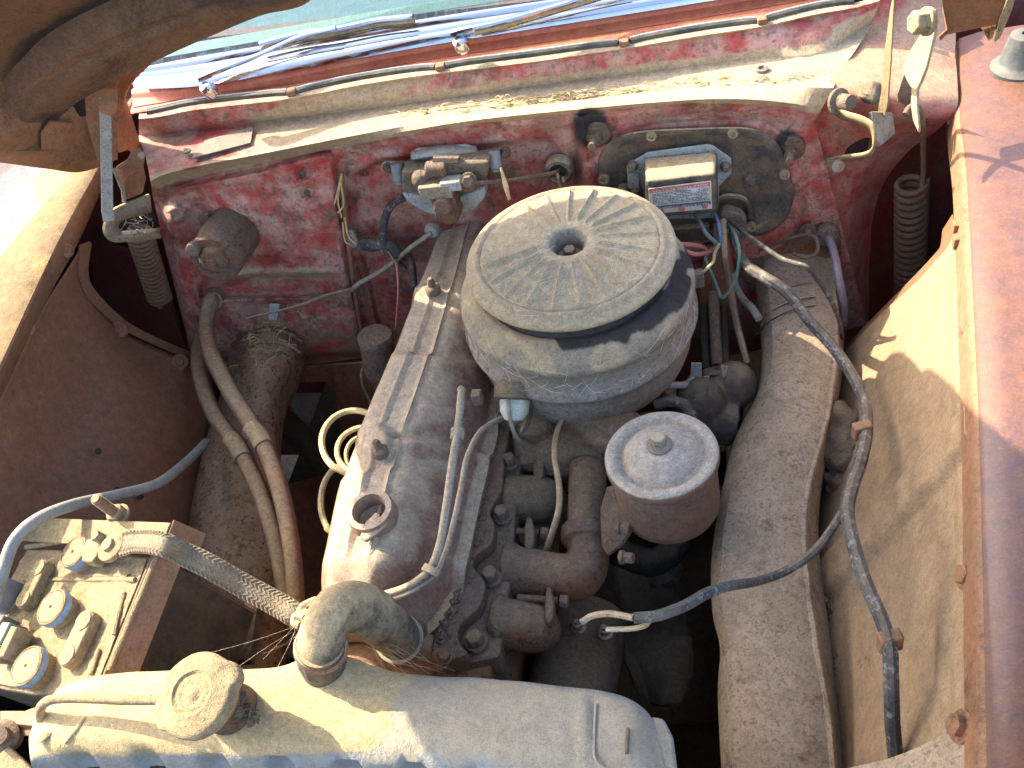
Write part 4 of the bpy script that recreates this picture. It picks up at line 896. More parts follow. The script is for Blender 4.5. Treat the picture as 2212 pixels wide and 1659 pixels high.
# ---------------------------------------------------------------- ducts
def ductbuild(mb, Lsil, Rsil, crest, zc, seam=None, n=60, drop=.055, dent=.0014, belly=.05, round_=False):
    L_, R_, Cc = pl(Lsil, n), pl(Rsil, n), pl(crest, n); zs = lerpl([float(z) for z in zc], n); rows = []
    for i in range(n):
        l = P(*L_[i], z=zs[i]-drop); r = P(*R_[i], z=zs[i]-drop); c = P(*Cc[i], z=zs[i]); row = []
        m_ = (l+r)/2; hw_ = (r-l)/2
        PR = [(-1, 0), (-.985, .28), (-.92, .56), (-.76, .80), (-.5, .94), (-.15, 1.0), (.2, .985), (.48, .93), (.66, .87), (.715, .845), (.74, .80), (.82, .55), (.92, .26), (1, 0)]
        if round_: PR = [(-math.cos(math.pi*k_/13), math.sin(math.pi*k_/13)) for k_ in range(14)]
        for s_, h_ in PR:
            p = m_+hw_*s_+(c-m_)*h_; row.append(p+(c-m_).normalized()*dent*noise.noise(p*18))
        for k_ in range(15, 28):
            a = math.pi*2*k_/28
            p = m_-hw_*math.cos(a); 
            if math.sin(a) >= 0:
                p = m_-hw_*math.copysign(abs(math.cos(a))**.8, math.cos(a))+(c-m_)*abs(math.sin(a))**.75
            else: p = m_-hw_*math.cos(a)+Vector((0, 0, -belly))*abs(math.sin(a))
            p += (c-m_).normalized()*dent*noise.noise(p*18)*(1 if math.sin(a) > 0 else 0)
            row.append(p)
        rows.append(row)
    mb.grid(rows, True, True); return rows
dr = thing('air_duct', 'long speckled grey air duct running down the right side of the bay', 'air duct', P(1650, 1100, z=.7))
b = MB()
rowsd = ductbuild(b, [(1618, 545), (1628, 600), (1640, 700), (1645, 770), (1635, 850), (1597, 925), (1572, 1000), (1550, 1120), (1537, 1220), (1540, 1330), (1556, 1400), (1550, 1500), (1560, 1700)],
          [(1800, 530), (1812, 600), (1822, 700), (1822, 780), (1810, 870), (1793, 960), (1775, 1050), (1768, 1150), (1776, 1250), (1790, 1350), (1806, 1480), (1822, 1600), (1835, 1720)],
          [(1710, 525), (1730, 590), (1740, 700), (1738, 780), (1725, 860), (1695, 950), (1670, 1030), (1650, 1150), (1655, 1300), (1675, 1420), (1690, 1550), (1700, 1710)],
          [.775, .77, .765, .76, .755, .75, .745, .74, .735, .73, .725, .72, .715])
b.build('shell', M['duct'], dr, ang=26)
seam_ = pl([(1782, 560), (1768, 640), (1778, 740), (1768, 850), (1750, 960), (1737, 1030), (1722, 1120), (1735, 1240), (1748, 1350), (1765, 1480), (1790, 1640), (1798, 1720)], 40)
zs_ = lerpl([.770, .757, .75, .745, .738, .73, .722, .717, .712, .705, .70, .70], 40)
MB().tube([r_[9]+Vector((0, 0, .0)) for r_ in rowsd], .0028, 6, 0, flat=(1.3, 1)).noise(.0012, 60).build('seam', M['duct'], dr)
for yy, th in ((672, .0016), (690, .0016), (640, .001)):
    pp = [P(1634, yy+34, z=.715), P(1660, yy+5, z=.752), P(1700, yy-18, z=.769), P(1750, yy-30, z=.771), P(1800, yy-26, z=.745)]
    MB().tube(pp, th, 5).build('hose_rib', M['black'], dr)
MB().lathe(F(1700, 545, .0), (-.05, -1, .25), [(.072, -.01), (.072, .004), (.066, .008), (.06, .008)], 40).build('collar', M['rusty'], dr)
dl = thing('air_duct', 'brown rust flecked air duct falling from the firewall behind the battery', 'air duct', P(520, 1000, z=.6))
b = MB()
ductbuild(b, [(520, 668), (500, 740), (482, 830), (455, 915), (434, 990), (415, 1080), (402, 1150), (395, 1300), (390, 1450)],
          [(662, 668), (655, 730), (640, 790), (612, 840), (600, 920), (598, 1000), (604, 1100), (615, 1250), (610, 1450)],
          [(590, 660), (565, 745), (550, 820), (530, 880), (515, 950), (505, 1030), (500, 1120), (505, 1300), (500, 1450)],
          [.69, .69, .68, .67, .655, .64, .625, .60, .58], drop=.05, belly=.08, round_=True)
b.build('shell', M['ductR'], dl, ang=80)
MB().tube([P(466, 930, z=.625), P(448, 1000, z=.615), P(436, 1100, z=.60), P(428, 1250, z=.58)], .004, 6).build('seam', M['rustp'], dl)
for yy in (712, 738):
    MB().tube([P(500, yy+48, z=.66), P(530, yy+16, z=.685), P(570, yy, z=.694), P(620, yy+6, z=.69), P(652, yy+26, z=.665)], .0025, 6).build('hose_rib', M['ductR'], dl)
MB().lathe(F(592, 672, .0), (0, -1, .2), [(.062, -.01), (.062, .006), (.054, .010), (.05, .008)], 36).build('collar', M['ductR'], dl)
MB().slab([F(585, 655, .035), F(607, 655, .035), F(600, 690, .05), F(583, 688, .05)], (0, -.004, .002)).build('clamp_tab', M['zincblue'], dl)
# heater hoses
hg = 'heater hoses on the left of the engine'
h1 = [F(466, 640, .0), F(456, 650, .04), P(446, 700, z=.745), P(455, 760, z=.745), P(500, 850, z=.738), P(553, 932, z=.73), P(590, 1010, z=.722), P(615, 1100, z=.71), P(632, 1200, z=.695), P(640, 1310, z=.67)]
r1 = S(h1[4], 19)
ho = thing('heater_hose', 'grey dusty heater hose, upper of two, arching from the firewall fitting', 'hose', P(553, 932, z=.6), hg)
MB().tube(h1, [r1*.95]*3+[r1, r1, r1*.95, r1*.95, r1*.95, r1*.9, r1*.9], 18).build('hose', M['hose2'], ho)
MB().tube([P(543, 926, z=.731), P(560, 944, z=.729), P(572, 966, z=.727)], r1*1.13, 18, 3).build('tape', M['hose'], ho)
h2 = [P(440, 700, z=.69), P(430, 750, z=.70), P(432, 810, z=.712), P(460, 890, z=.712), P(512, 965, z=.708), P(552, 1040, z=.70), P(585, 1130, z=.69), P(605, 1210, z=.675), P(625, 1320, z=.65)]
ho = thing('heater_hose', 'red stained heater hose, lower of two, lying on the left duct', 'hose', P(512, 965, z=.6), hg)
MB().tube(h2, r1*.95, 18).build('hose', M['hose2'], ho)
MB().tube([P(500, 948, z=.709), P(517, 972, z=.7075), P(527, 992, z=.706)], r1*1.1, 18, 3).build('tape', M['hose'], ho)
MB().tube([F(466, 632, 0), F(464, 642, .02), F(460, 650, .035)], r1*1.15, 14, 0).build('clamp', M['galv'], ho)
solo(MB().tube([P(445, 955, z=.70), P(400, 1000, z=.74), P(340, 1045, z=.80), P(250, 1070, z=.84), P(160, 1090, z=.88), P(80, 1122, z=.90), P(30, 1170, z=.895), P(5, 1240, z=.88), P(-10, 1300, z=.86)], [.0062, .0064, .0066, .0066, .0068, .007, .0072, .0072, .0072], 12), 'battery_cable', M['hoseblue'], 'grey blue cable sweeping across the brown inner fender to the battery', 'cable')

# ---------------------------------------------------------------- radiator
rd = thing('radiator', 'dusty radiator top tank, sunlit tan at left and blue grey at right', 'radiator', P(750, 1600, z=.8))
NT = 120
bk_ = pl([(62, 1590), (80, 1545), (105, 1510), (150, 1478), (215, 1462), (330, 1450), (470, 1444), (600, 1440), (660, 1428), (730, 1424), (800, 1436), (850, 1451), (960, 1462), (1060, 1466), (1180, 1478), (1290, 1490), (1350, 1505), (1400, 1538), (1420, 1580)], NT)
ft = pl([(64, 1640), (110, 1628), (300, 1620), (490, 1628), (700, 1638), (930, 1646), (1100, 1668), (1250, 1685), (1440, 1705)], NT)
zb = .885
rows = [[] for _ in range(22)]
for i in range(NT):
    a = P(*bk_[i], z=zb-.012); c = P(*ft[i], z=zb-.012)
    e_ = sst(0, .07, i/(NT-1))*sst(1, .94, i/(NT-1))
    x, y = bk_[i]
    sc_ = .0075*sst(.2, .8, math.sin(ft[i][0]*2*math.pi/145+.6)) if ft[i][0] < 1100 else 0
    rows[0].append(a+Vector((0, .004, -.10))); rows[1].append(a+Vector((0, .003, -.03))); rows[2].append(a+Vector((0, .001, -.006)))
    for k_ in range(14):
        t = k_/13; p = a.lerp(c, t); up_ = .012*(1-(2*t-1)**4)*e_+.0035*noise.noise(p*9)+.0014*noise.noise(p*40)
        px_, py_ = proj(p)
        up_ += .010*math.exp(-((px_-730)/75)**2)*math.exp(-((py_-1420)/60.)**2)
        up_ -= .003*math.exp(-((px_-1285)/5)**2)*sst(1510, 1530, py_)+.002*math.exp(-((px_-1240)/8)**2)*sst(1500, 1560, py_)
        rows[3+k_].append(p+Vector((0, 0, up_)))
    rows[17].append(c+Vector((0, -.004+sc_, -.006))); rows[18].append(c+Vector((0, -.006+sc_*1.6, -.02))); rows[19].append(c+Vector((0, -.008+sc_, -.036)))
    rows[20].append(c+Vector((0, -.014, -.040))); rows[21].append(c+Vector((0, -.016, -.10)))
def rlit_dust(co):
    x, y = proj(Vector(co)); 
    du = .8*sst(1000, 760, x+.35*(y-1540)) ; bl = 0  # tan dust kept to the sunlit side; shaded side left blue grey
    return (bl, du*sst(1660, 1610, y-.0*x), 0)
MB().grid(rows, False).noise(.0012, 22).build('top_tank', M['rad'], rd, ang=75, colf=rlit_dust)
cl_ = [P(*bk_[0], z=zb-.02), P(66, 1659, z=zb-.02)]
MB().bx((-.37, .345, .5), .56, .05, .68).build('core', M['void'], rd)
# solder seam plate at left end and dents
MB().grid([[P(x, y, z=zb-.008) for x, y in pl([(80, 1580), (92, 1548), (120, 1520), (150, 1508)], 10)], [P(x, y, z=zb-.001) for x, y in pl([(78, 1610), (110, 1585), (130, 1550), (155, 1512)], 10)]]).build('end_plate', M['rad'], rd, solid=.0006, colf=lambda co: (0, .9, 0))
MB().tube([P(140, 1605, z=zb-.004), P(165, 1575, z=zb+.0), P(185, 1550, z=zb+.0)], .0022, 8).build('crease', M['rad'], rd, colf=lambda co: (0, .9, 0))
MB().tube([P(1287, 1520, z=zb-.001), P(1284, 1580, z=zb-.001), P(1286, 1640, z=zb-.001), P(1310, 1662, z=zb-.001)], .0012, 6).build('solder_line', M['rad'], rd, colf=lambda co: (0, .1, 0))
MB().bx(P(1355, 1600, z=zb), .003, .022, .004, rz=.0).build('weld_mark', M['rusty'], rd, bevel=.001)
MB().slab([P(1405, 1545, z=.872), P(1435, 1552, z=.872), P(1452, 1590, z=.87), P(1462, 1665, z=.868), P(1425, 1665, z=.87)], (0, 0, -.04)).noise(.002, 40).build('side_bracket', M['rad'], rd, bevel=.003, colf=lambda co: (0, .3, 0))
# inlet neck
np_ = P(696, 1425, z=.895)
MB().tube([P(700, 1440, z=.885), P(692, 1395, z=.925)], S(np_, 50), 28, 2).build('inlet_neck', M['black'], rd)
# radiator cap and overflow tube
NRm = (CR @ Vector((-.33, .47, .80))).normalized()
CC = P(425, 1502, z=.935); rcap = S(CC, 97)
CAPA = .5
def capmod(r, h, a):
    if r > rcap*.75:
        r = r*(.97+.15*math.exp(-((abs(math.cos(a-CAPA))-1)/.05)**2)); h += -.003*math.exp(-((abs(math.cos(a-CAPA))-1)/.03)**2)
    return r, h
_cap = MB().lathe(CC, NRm, [(.0002, .0085), (rcap*.12, .0082), (rcap*.17, .0066), (rcap*.28, .0066), (rcap*.33, .0076), (rcap*.38, .0064), (rcap*.46, .0062), (rcap*.51, .0082), (rcap*.56, .0072), (rcap*.85, .0060), (rcap*.97, .004), (rcap, .001), (rcap*.995, -.004), (rcap*.97, -.007), (rcap*.8, -.007)], 96, capmod).noise(.0008, 60).build('cap', M['dirt'], rd, ang=60, label='thick dust covered radiator cap with two ears, tilted')
MB().lathe(CC, NRm, [(rcap*.93, -.004), (rcap*.86, -.014), (rcap*.6, -.016)], 60).build('underside', M['rustp'], _cap)
MB().lathe(CC, NRm, [(rcap*.62, -.012), (rcap*.62, -.06), (rcap*.5, -.08)], 40).build('filler_neck', M['rusty'], rd)
MB().tube([P(345, 1512, z=.915), P(270, 1512, z=.912), P(170, 1508, z=.908), P(110, 1512, z=.905), P(88, 1530, z=.895), P(90, 1555, z=.875), P(110, 1580, z=.84)], [S(CC, 11.5)]*4+[S(CC, 12), S(CC, 12), S(CC, 12)], 14).build('overflow_pipe', M['dirt'], rd)
b = MB()
for i in range(34):
    c_ = P(random.gauss(500, 24), random.gauss(1535, 22), z=.897)+Vector((0, 0, random.uniform(0, .010))); d_ = Vector((random.gauss(0, 1), random.gauss(0, 1), random.gauss(0, .6))).normalized()*.008
    b.tube([c_-d_, c_+Vector((random.gauss(0, .004), random.gauss(0, .004), .003)), c_+d_], .0010, 4, 3)
    if i % 3 == 0: b.ball(c_, random.uniform(.003, .006), 5, jit=.4, jf=200)
solo(b, 'lint_clump', M['nest'], 'clump of grey lint and dirt caught beside the radiator cap', 'debris', kind='stuff')
# radiator hose
rh = thing('radiator_hose', 'thick dusty rubber elbow hose from the radiator to the engine', 'hose', P(720, 1380, z=.85))
q = P(712, 1330, z=.93)
hp = [P(692, 1428, z=.895), P(694, 1395, z=.92), P(704, 1350, z=.935), P(728, 1318, z=.93), P(765, 1310, z=.905), P(805, 1330, z=.87), P(845, 1362, z=.825), P(868, 1385, z=.785)]
hr = [S(q, v) for v in (52, 50, 50, 53, 58, 60, 56, 54)]
MB().tube(hp, hr, 30, 7).noise(.0012, 45).build('hose', M['rubber'], rh, ang=80)
def ring(a, c, r, th, m, par, nm='clamp'):
    d = (c-a).normalized(); MB().lathe(a, d, [(r, -th), (r*1.06, -th*.7), (r*1.06, th*.7), (r, th)], 36).build(nm, m, par)
ring(P(693, 1400, z=.915), P(695, 1380, z=.93), S(q, 55), .005, M['hose'], rh)
ring(P(862, 1380, z=.797), P(868, 1385, z=.785), S(q, 58), .003, M['galv'], rh)
MB().tube([P(660, 1335, z=.905), P(640, 1330, z=.90), P(636, 1345, z=.90), P(648, 1352, z=.90)], .004, 8).build('clamp_screw', M['hose'], rh)
MB().tube([P(686, 1300, z=.90), P(660, 1312, z=.90), P(652, 1325, z=.90), P(668, 1330, z=.90)], .006, 8).build('clamp_tail', M['hose'], rh)

# ---------------------------------------------------------------- battery
NB = (CR @ Vector((-.46, .52, .72))).normalized(); BO = P(150, 1300, z=.845)
def Q(x, y, h=0.): return P(x, y, pl=(BO+NB*h, NB))
def zb6(u, v, h=0.): return Q(u*.3516, 1076+v*.3516, h)
bt = thing('battery', 'dust caked black battery with three round blue rimmed filler caps', 'battery', P(150, 1300, z=.65))
top = [Q(56, 1186), Q(334, 1202), Q(230, 1462), Q(120, 1520), Q(-60, 1540), Q(-60, 1400)]
U1 = (top[1]-top[0]).normalized(); 
cor = [zb6(165, 310), zb6(955, 350), zb6(655, 1088)]
V1 = NB.cross(U1).normalized()
# rectangular case from two real edges
eR = (Q(230, 1457)-Q(334, 1199)); eB = (Q(56, 1181)-Q(334, 1199))
c0_ = Q(334, 1199); eR = eR*1.25; eB = eB*1.0
case = [c0_, c0_+eR, c0_+eR+eB, c0_+eB]
MB().slab(case, -NB*.17).build('case', M['bat'], bt, bevel=.006, segs=3)
side = MB()
for i in range(64):                              # ribbed side wall
    f0_ = i/64; a = c0_+eR*f0_; 
    w_ = eR/64*.45; o_ = eR.cross(NB).normalized(); o_ = o_ if o_.dot(eB) < 0 else -o_
    side.slab([a+o_*.0005-NB*.012, a+w_+o_*.0005-NB*.012, a+w_+o_*.0005-NB*.165, a+o_*.0005-NB*.165], o_*.0008)
tag(side.build('side_rib', M['bat'], bt), None, None, None, 'stuff')
# dusty raised cover with cell partitions
b = MB(); rws = []
for i in range(41):
    r_ = []
    for j in range(41):
        p = c0_+eR*(.03+.94*i/40)+eB*(.03+.94*j/40)
        x, y = proj(p); hh = .003
        hh += .0035*max(0, noise.noise(p*60))+.0015*noise.noise(p*200)
        if j < 3 or i < 3: hh *= .5
        r_.append(p+NB*hh)
    rws.append(r_)
MB().grid(rws).build('cover', M['battop'], bt, ang=80)
for (u0, v0, u1, v1) in ((960, 360, 670, 1060), (145, 500, 830, 500), (700, 840, 760, 580), (560, 1080, 610, 930), (160, 300, 840, 200), (380, 480, 790, 480)):
    p, q_ = zb6(u0, v0, .003), zb6(u1, v1, .003)
    MB().tube([p, p.lerp(q_, .5), q_], .0028, 8, 3).noise(.0008, 90).build('ridge', M['dirt'], bt)
for u, v, r_ in ((450, 330, 95), (315, 668, 108), (162, 1030, 118)):
    p = zb6(u, v, .022); rr = S(p, r_*.3516)*1.08
    cpn = MB().lathe(p, NB, [(rr*.93, -.022), (rr*.93, -.009), (rr, -.0085), (rr, -.001), (rr*.97, .0005), (rr*.92, .0005), (rr*.90, -.001), (rr*.2, -.0015), (.0002, -.0015)], 44, lambda r, h, a: ((r*(1+.012*math.cos(a*22)) if r > rr*.985 and h < 0 else r), h)).build('filler_cap', M['dirt'], bt, ang=50)
    MB().lathe(p, NB, [(rr*1.0, -.0085), (rr*1.012, -.008), (rr*1.012, -.002), (rr*1.0, -.0012)], 72, lambda r, h, a: (r*(1+.010*math.cos(a*30)), h)).build('rim', M['bluecap'], cpn)
    MB().lathe(p, NB, [(rr*.90, -.0012), (rr*.86, .0006), (rr*.4, .0012), (.0002, .001)], 32).noise(.0003, 300).build('cap_dust', M['dirt'], cpn)
    MB().lathe(p+NB*.0012, NB, [(.0018, 0), (.0016, .0006), (.0006, .0002), (.0002, .0001)], 10).build('vent_hole', M['void'], cpn)
for (u0, v0, u1, v1, w_) in ((262, 440, 170, 630, 52), (540, 765, 440, 975, 62)):
    p, q_ = zb6(u0, v0, .010), zb6(u1, v1, .010); d_ = (q_-p).normalized(); s_ = NB.cross(d_); w_ = S(p, w_*.3516)*1.15; pts = []
    for i in range(9): a = -math.pi/2+math.pi*i/8; pts.append(q_+d_*w_*math.cos(a)+s_*w_*math.sin(a))
    for i in range(9): a = math.pi/2+math.pi*i/8; pts.append(p+d_*w_*math.cos(a)+s_*w_*math.sin(a))
    MB().slab([x+NB*.006 for x in pts], -NB*.014).noise(.0006, 80).build('cell_link', M['dirt'], bt, bevel=.0025, segs=3)
    for c_ in (p, q_): MB().lathe(c_+NB*.006, NB, [(w_*.9, -.001), (w_*.86, .0012), (.0002, .0014)], 26).build('link_disc', M['dirt'], bt)
# hold down frame
hf = thing('battery_clamp', 'rusty angle iron frame holding the battery down', 'battery clamp', P(330, 1200, z=.8))
o_ = eR.cross(NB).normalized(); o_ = o_ if o_.dot(eB) < 0 else -o_
f_ = -eR.normalized()
a, c_ = c0_+o_*.002+f_*.035, c0_+o_*.002+eR*1.0
MB().slab([a+NB*.006, c_+NB*.006, c_+NB*.006-NB*.026+o_*.018, a+NB*.006-NB*.026+o_*.018], o_*.002).build('side_bar', M['rustp'], hf, bevel=.001)
a, c_ = c0_+f_*.004+o_*.014, c0_+eB*1.02+f_*.004
MB().slab([a+NB*.006, c_+NB*.006, c_+f_*.030+NB*.006, a+f_*.030+NB*.006], NB*.002).build('back_bar', M['dirt'], hf, bevel=.001)
MB().slab([a+NB*.006, a+f_*.034+NB*.006, a+f_*.034-NB*.03+o_*.014, a-NB*.03+o_*.014], o_*.002).build('corner', M['rustp'], hf, bevel=.001)
st = thing('hold_down_stud', 'threaded rusty stud with nut standing behind the battery', 'stud', P(235, 1100, z=.85))
s0, s1 = P(268, 1122, z=.865), P(205, 1076, z=.915)
MB().tube([s0, s1], .0055, 12, 0).build('rod', M['rustp'], st)
for i in range(12): MB().lathe(s0.lerp(s1, .45+i*.045), s1-s0, [(.0055, -.0008), (.0066, 0), (.0055, .0008)], 12).build('thread', M['rustp'], st)
MB().hexb(s0.lerp(s1, .18), s1-s0, .011, .011, 1.3).build('nut', M['dirt'], st, bevel=.001)
# braided earth strap
es = thing('ground_strap', 'flat braided dusty ground strap from battery clamp to radiator hose', 'battery strap', P(450, 1220, z=.85))
cen = [zb6(690, 305, .020), zb6(840, 270, .024), zb6(1000, 285, .032), P(395, 1196, z=.905), P(450, 1222, z=.895), P(520, 1262, z=.875), P(590, 1300, z=.862), P(632, 1325, z=.86), P(650, 1345, z=.85)]
cen = crom(cen, 10); n_ = len(cen); wid = []
b = MB(); rws = []
for i, c_ in enumerate(cen):
    t = (cen[min(i+1, n_-1)]-cen[max(i-1, 0)]).normalized()
    up_ = NB.lerp(Vector((-.1, -.35, .8)).normalized(), min(1, i/30)).normalized(); s_ = t.cross(up_).normalized(); wd = .0125 if i > 8 else .014
    nn_ = s_.cross(t); r_ = []
    for k_ in range(24):
        a = 2*math.pi*k_/24; u_ = math.cos(a)*wd; hgt = math.sin(a)*.0028
        r_.append(c_+s_*u_+nn_*hgt)
    rws.append(r_); wid.append((c_, s_, nn_, wd, t))
b.grid(rws, True, True); b.build('core', M['strap'], es)
b = MB(); nst = 7
tt = [0]
for i in range(1, n_): tt.append(tt[-1]+(cen[i]-cen[i-1]).length)
def at_(d):
    d = max(0, min(tt[-1]-1e-6, d)); k_ = 0
    while tt[k_+1] < d: k_ += 1
    f = (d-tt[k_])/(tt[k_+1]-tt[k_]); a, c_ = wid[k_], wid[min(k_+1, n_-1)]
    return [x*(1-f)+y*f for x, y in zip(a[:4], c_[:4])]
step = .0055; L = tt[-1]; d = 0
while d < L-.01:
    for j in range(6):                           # herringbone strands across the width
        u0 = -1+j/3.; u1 = u0+1/3.; sg = 1 if j % 2 else -1
        c0q, s0q, n0q, w0q = at_(d); c1q, s1q, n1q, w1q = at_(d+sg*step*.9)
        b.tube([c0q+s0q*w0q*u0*.95+n0q*.0020, c1q+s1q*w1q*u1*.95+n1q*.0023], .00105, 5, 0)
    d += step
tag(b.build('braid_strand', M['strap'], es, label=None), None, None, None, 'stuff')
MB().lathe(zb6(690, 300, .022), NB, [(.017, -.003), (.017, .003), (.013, .005), (.008, .005), (.007, .009), (.0002, .010)], 24).build('cable_lug', M['dirt'], es)
tc = thing('terminal_clamp', 'crusty dust covered battery terminal clamp beside the top cap', 'terminal clamp', P(205, 1190, z=.85))
for u, v, a_, b_ in ((600, 300, .02, .012), (590, 345, .022, .012), (580, 380, .018, .01)):
    p = zb6(u, v, .016); MB().box(p, U1*a_*.6, NB.cross(U1)*b_*.5, NB*.008).noise(.002, 90).build('jaw', M['dirt'], tc, bevel=.002)
MB().hexb(zb6(640, 260, .022), NB, .006, .014, 1.3).build('bolt', M['dirt'], tc)
# left-hand cable end and terminal at the frame edge
cm = thing('positive_clamp', 'corroded green white cable clamp at the far left of the battery', 'terminal clamp', P(15, 1380, z=.85))
for (u, v, a_, b_, m_) in ((20, 600, .01, .03, 'hoseblue'), (60, 850, .014, .02, 'wireG'), (100, 900, .008, .028, 'dirt'), (20, 800, .014, .02, 'label'), (0, 960, .014, .012, 'dirt')):
    p = zb6(u, v, .02); MB().box(p, U1*a_*.6, NB.cross(U1)*b_*.6, NB*.012).noise(.004, 60).build('jaw', M[m_], cm, bevel=.002)
# tray and bracket left of the radiator
bt_ = thing('battery_tray_bracket', 'rusty bracket and bolt in the lower left corner', 'bracket', P(30, 1590, z=.8))
MB().slab([P(0, 1535, z=.84), P(100, 1535, z=.85), P(85, 1570, z=.85), P(0, 1560, z=.84)], (0, 0, -.01)).build('tray_lip', M['rustp'], bt_, bevel=.001)
MB().tube([P(95, 1555, z=.84), P(50, 1562, z=.83), P(30, 1580, z=.82), P(25, 1610, z=.81)], .007, 10, 5, flat=(2.2, .6)).build('arm', M['rustp'], bt_)
MB().lathe(P(8, 1590, z=.84), (.3, -.4, 1), [(.016, -.01), (.016, .002), (.012, .004), (.009, .004), (.009, .014), (.0002, .015)], 20).build('bolt', M['rusty'], bt_)
MB().slab([P(-40, 1640, z=.83), P(20, 1610, z=.84), P(70, 1660, z=.83), P(40, 1720, z=.83), P(-40, 1720, z=.82)], (0, 0, -.03)).build('tray_corner', M['dirt'], bt_, bevel=.002)
MB().slab([P(490, 1270, z=.66), P(560, 1290, z=.66), P(540, 1420, z=.65), P(480, 1420, z=.65)], (0, 0, -.02)).noise(.006, 50).build('dirt_heap', M['nest'], bt_)
MB().tube([P(545, 1300, z=.70), P(520, 1355, z=.70), P(500, 1400, z=.70)], .010, 6, 0, flat=(1, .4)).build('strut', M['rustp'], bt_)
# ---------------------------------------------------------------- heater blower motor on the firewall
hm = thing('heater_motor', 'dusty round blower motor can bolted to the red firewall', 'electric motor', F(470, 540))
mb_ = F(520, 478, .0); ax_ = (P(455, 572, y=FY-.112)-mb_).normalized(); rm = S(mb_, 58); HL = (P(455, 572, y=FY-.112)-mb_).length-.02
MB().lathe(mb_, ax_, [(rm*1.12, .0), (rm*1.12, .012), (rm*.98, .014), (rm, .016), (rm*.96, HL), (rm*.92, HL+.006), (rm*.86, HL+.008), (rm*.72, HL+.006), (rm*.55, HL+.006), (rm*.52, HL+.012), (rm*.36, HL+.016), (rm*.2, HL+.016), (rm*.18, HL+.020), (.0002, HL+.020)], 48).noise(.0008, 50).build('can', M['rusty'], hm, ang=50)
MB().slab([F(425, 462, .006), F(445, 448, .006), F(505, 455, .006), F(540, 500, .006), F(548, 540, .006), F(500, 560, .006), F(440, 540, .006)], (0, .004, 0)).build('mount_plate', M['rusty'], hm, bevel=.002)
MB().slab([F(432, 465, .03), F(452, 455, .03), F(458, 492, .035), F(438, 500, .035)], (0, -.006, 0)).build('mount_tab', M['rusty'], hm, bevel=.002)
MB().lathe(mb_+ax_*(HL+.004)+Vector((-.022, 0, .022)), ax_, [(.010, 0), (.010, .010), (.004, .012)], 14).build('vent_boss', M['nest'], hm)
# ---------------------------------------------------------------- wiper motor
wm = thing('wiper_motor', 'grey blue wiper motor assembly hanging on the middle of the firewall', 'wiper motor', F(950, 400))
def W2(u, v, off=0.): return F(691+.3516*u, .3516*v, off*.55+.004)
pl_ = [(380, 1000), (400, 985), (560, 990), (560, 930), (600, 905), (900, 880), (960, 900), (975, 925), (1150, 895), (1185, 920), (1170, 955), (1120, 960), (990, 985), (960, 990), (620, 1035), (560, 1030), (420, 1050), (390, 1035)]
MB().slab([W2(u, v, .012) for u, v in pl_], (0, -.004, 0)).build('mount_plate', M['zincblue'], wm, bevel=.001)
MB().tube([W2(580, 950, .022), W2(760, 925, .028), W2(960, 930, .022)], .011, 10, 4, flat=(1, .5)).build('plate_crown', M['zincblue'], wm)
for u, v in ((425, 1028), (1140, 935)):
    p = W2(u, v, .018); MB().hexb(p, (0, -1, .1), S(p, 8), .008, 1.7).build('mount_screw', M['rusty'], wm)
for u, v in ((482, 1045), (1076, 965)):
    p = W2(u, v, .03); MB().lathe(p+Vector((0, 0, .012)), (0, -.35, -1), [(.0002, 0), (.008, .001), (.0085, .004), (.0085, .024), (.006, .026), (.006, .029), (.0002, .03)], 18).build('rubber_grommet', M['hoseblue'], wm)
top_ = [(500, 1055), (620, 1060), (700, 1010), (1040, 1000), (1030, 1075), (1010, 1150), (980, 1190), (660, 1205), (560, 1210), (500, 1180)]
MB().slab([W2(u, v, .085-.0005*(v-1000)*.15) for u, v in top_], (0, .030, .0)).build('case_top', M['grey'], wm, bevel=.004, segs=3)
bot_ = [(500, 1190), (660, 1208), (700, 1230), (860, 1215), (1010, 1150), (1022, 1210), (960, 1290), (860, 1330), (740, 1340), (620, 1300), (530, 1240)]
MB().slab([W2(u, v, .078) for u, v in bot_], (0, .028, .0)).build('lower_case', M['zincblue'], wm, bevel=.004, segs=3)
MB().box(W2(720, 1150, .10), Vector((.022, 0, 0)), Vector((0, .014, 0)), Vector((0, 0, .010))).build('valve_block', M['galv'], wm, bevel=.002)
MB().box(W2(810, 1125, .105), Vector((.014, 0, 0)), Vector((0, .010, 0)), Vector((0, 0, .007))).build('valve_cap', M['zincblue'], wm, bevel=.002)
MB().slab([W2(u, v, .12) for u, v in ((685, 1165), (770, 1155), (815, 1200), (862, 1330), (845, 1372), (775, 1385), (725, 1350), (680, 1240))], (0, .03, 0)).noise(.0015, 70).build('gear_arm', M['rusty'], wm, bevel=.003, segs=3)
MB().lathe(W2(760, 1262, .125), (0, -1, .2), [(.013, -.01), (.013, .006), (.010, .009), (.004, .009), (.0002, .009)], 20).build('gear_boss', M['rusty'], wm)
organic('crank_gear', [B_(W2(620, 1100, .09), .013), T([W2(650, 1040, .085), W2(780, 1040, .085)], .011), B_(W2(915, 1130, .095), .012)], M['rusty'], wm, .0022)
MB().tube([W2(700, 985, .075), W2(855, 985, .075)], .006, 6, 0).build('cross_bar', M['rusty'], wm)
MB().hexb(W2(915, 1105, .105), (0, -1, .3), .008, .01, 1.3).build('link_screw', M['grey'], wm)
solo(MB().tube([W2(930, 1125, .10), W2(1060, 1118, .09), W2(1240, 1098, .07), W2(1430, 1062, .03), W2(1470, 1040, .01)], .003, 8), 'wiper_cable', M['rusty'], 'thin rusty control cable from wiper motor to the black grommet', 'cable')
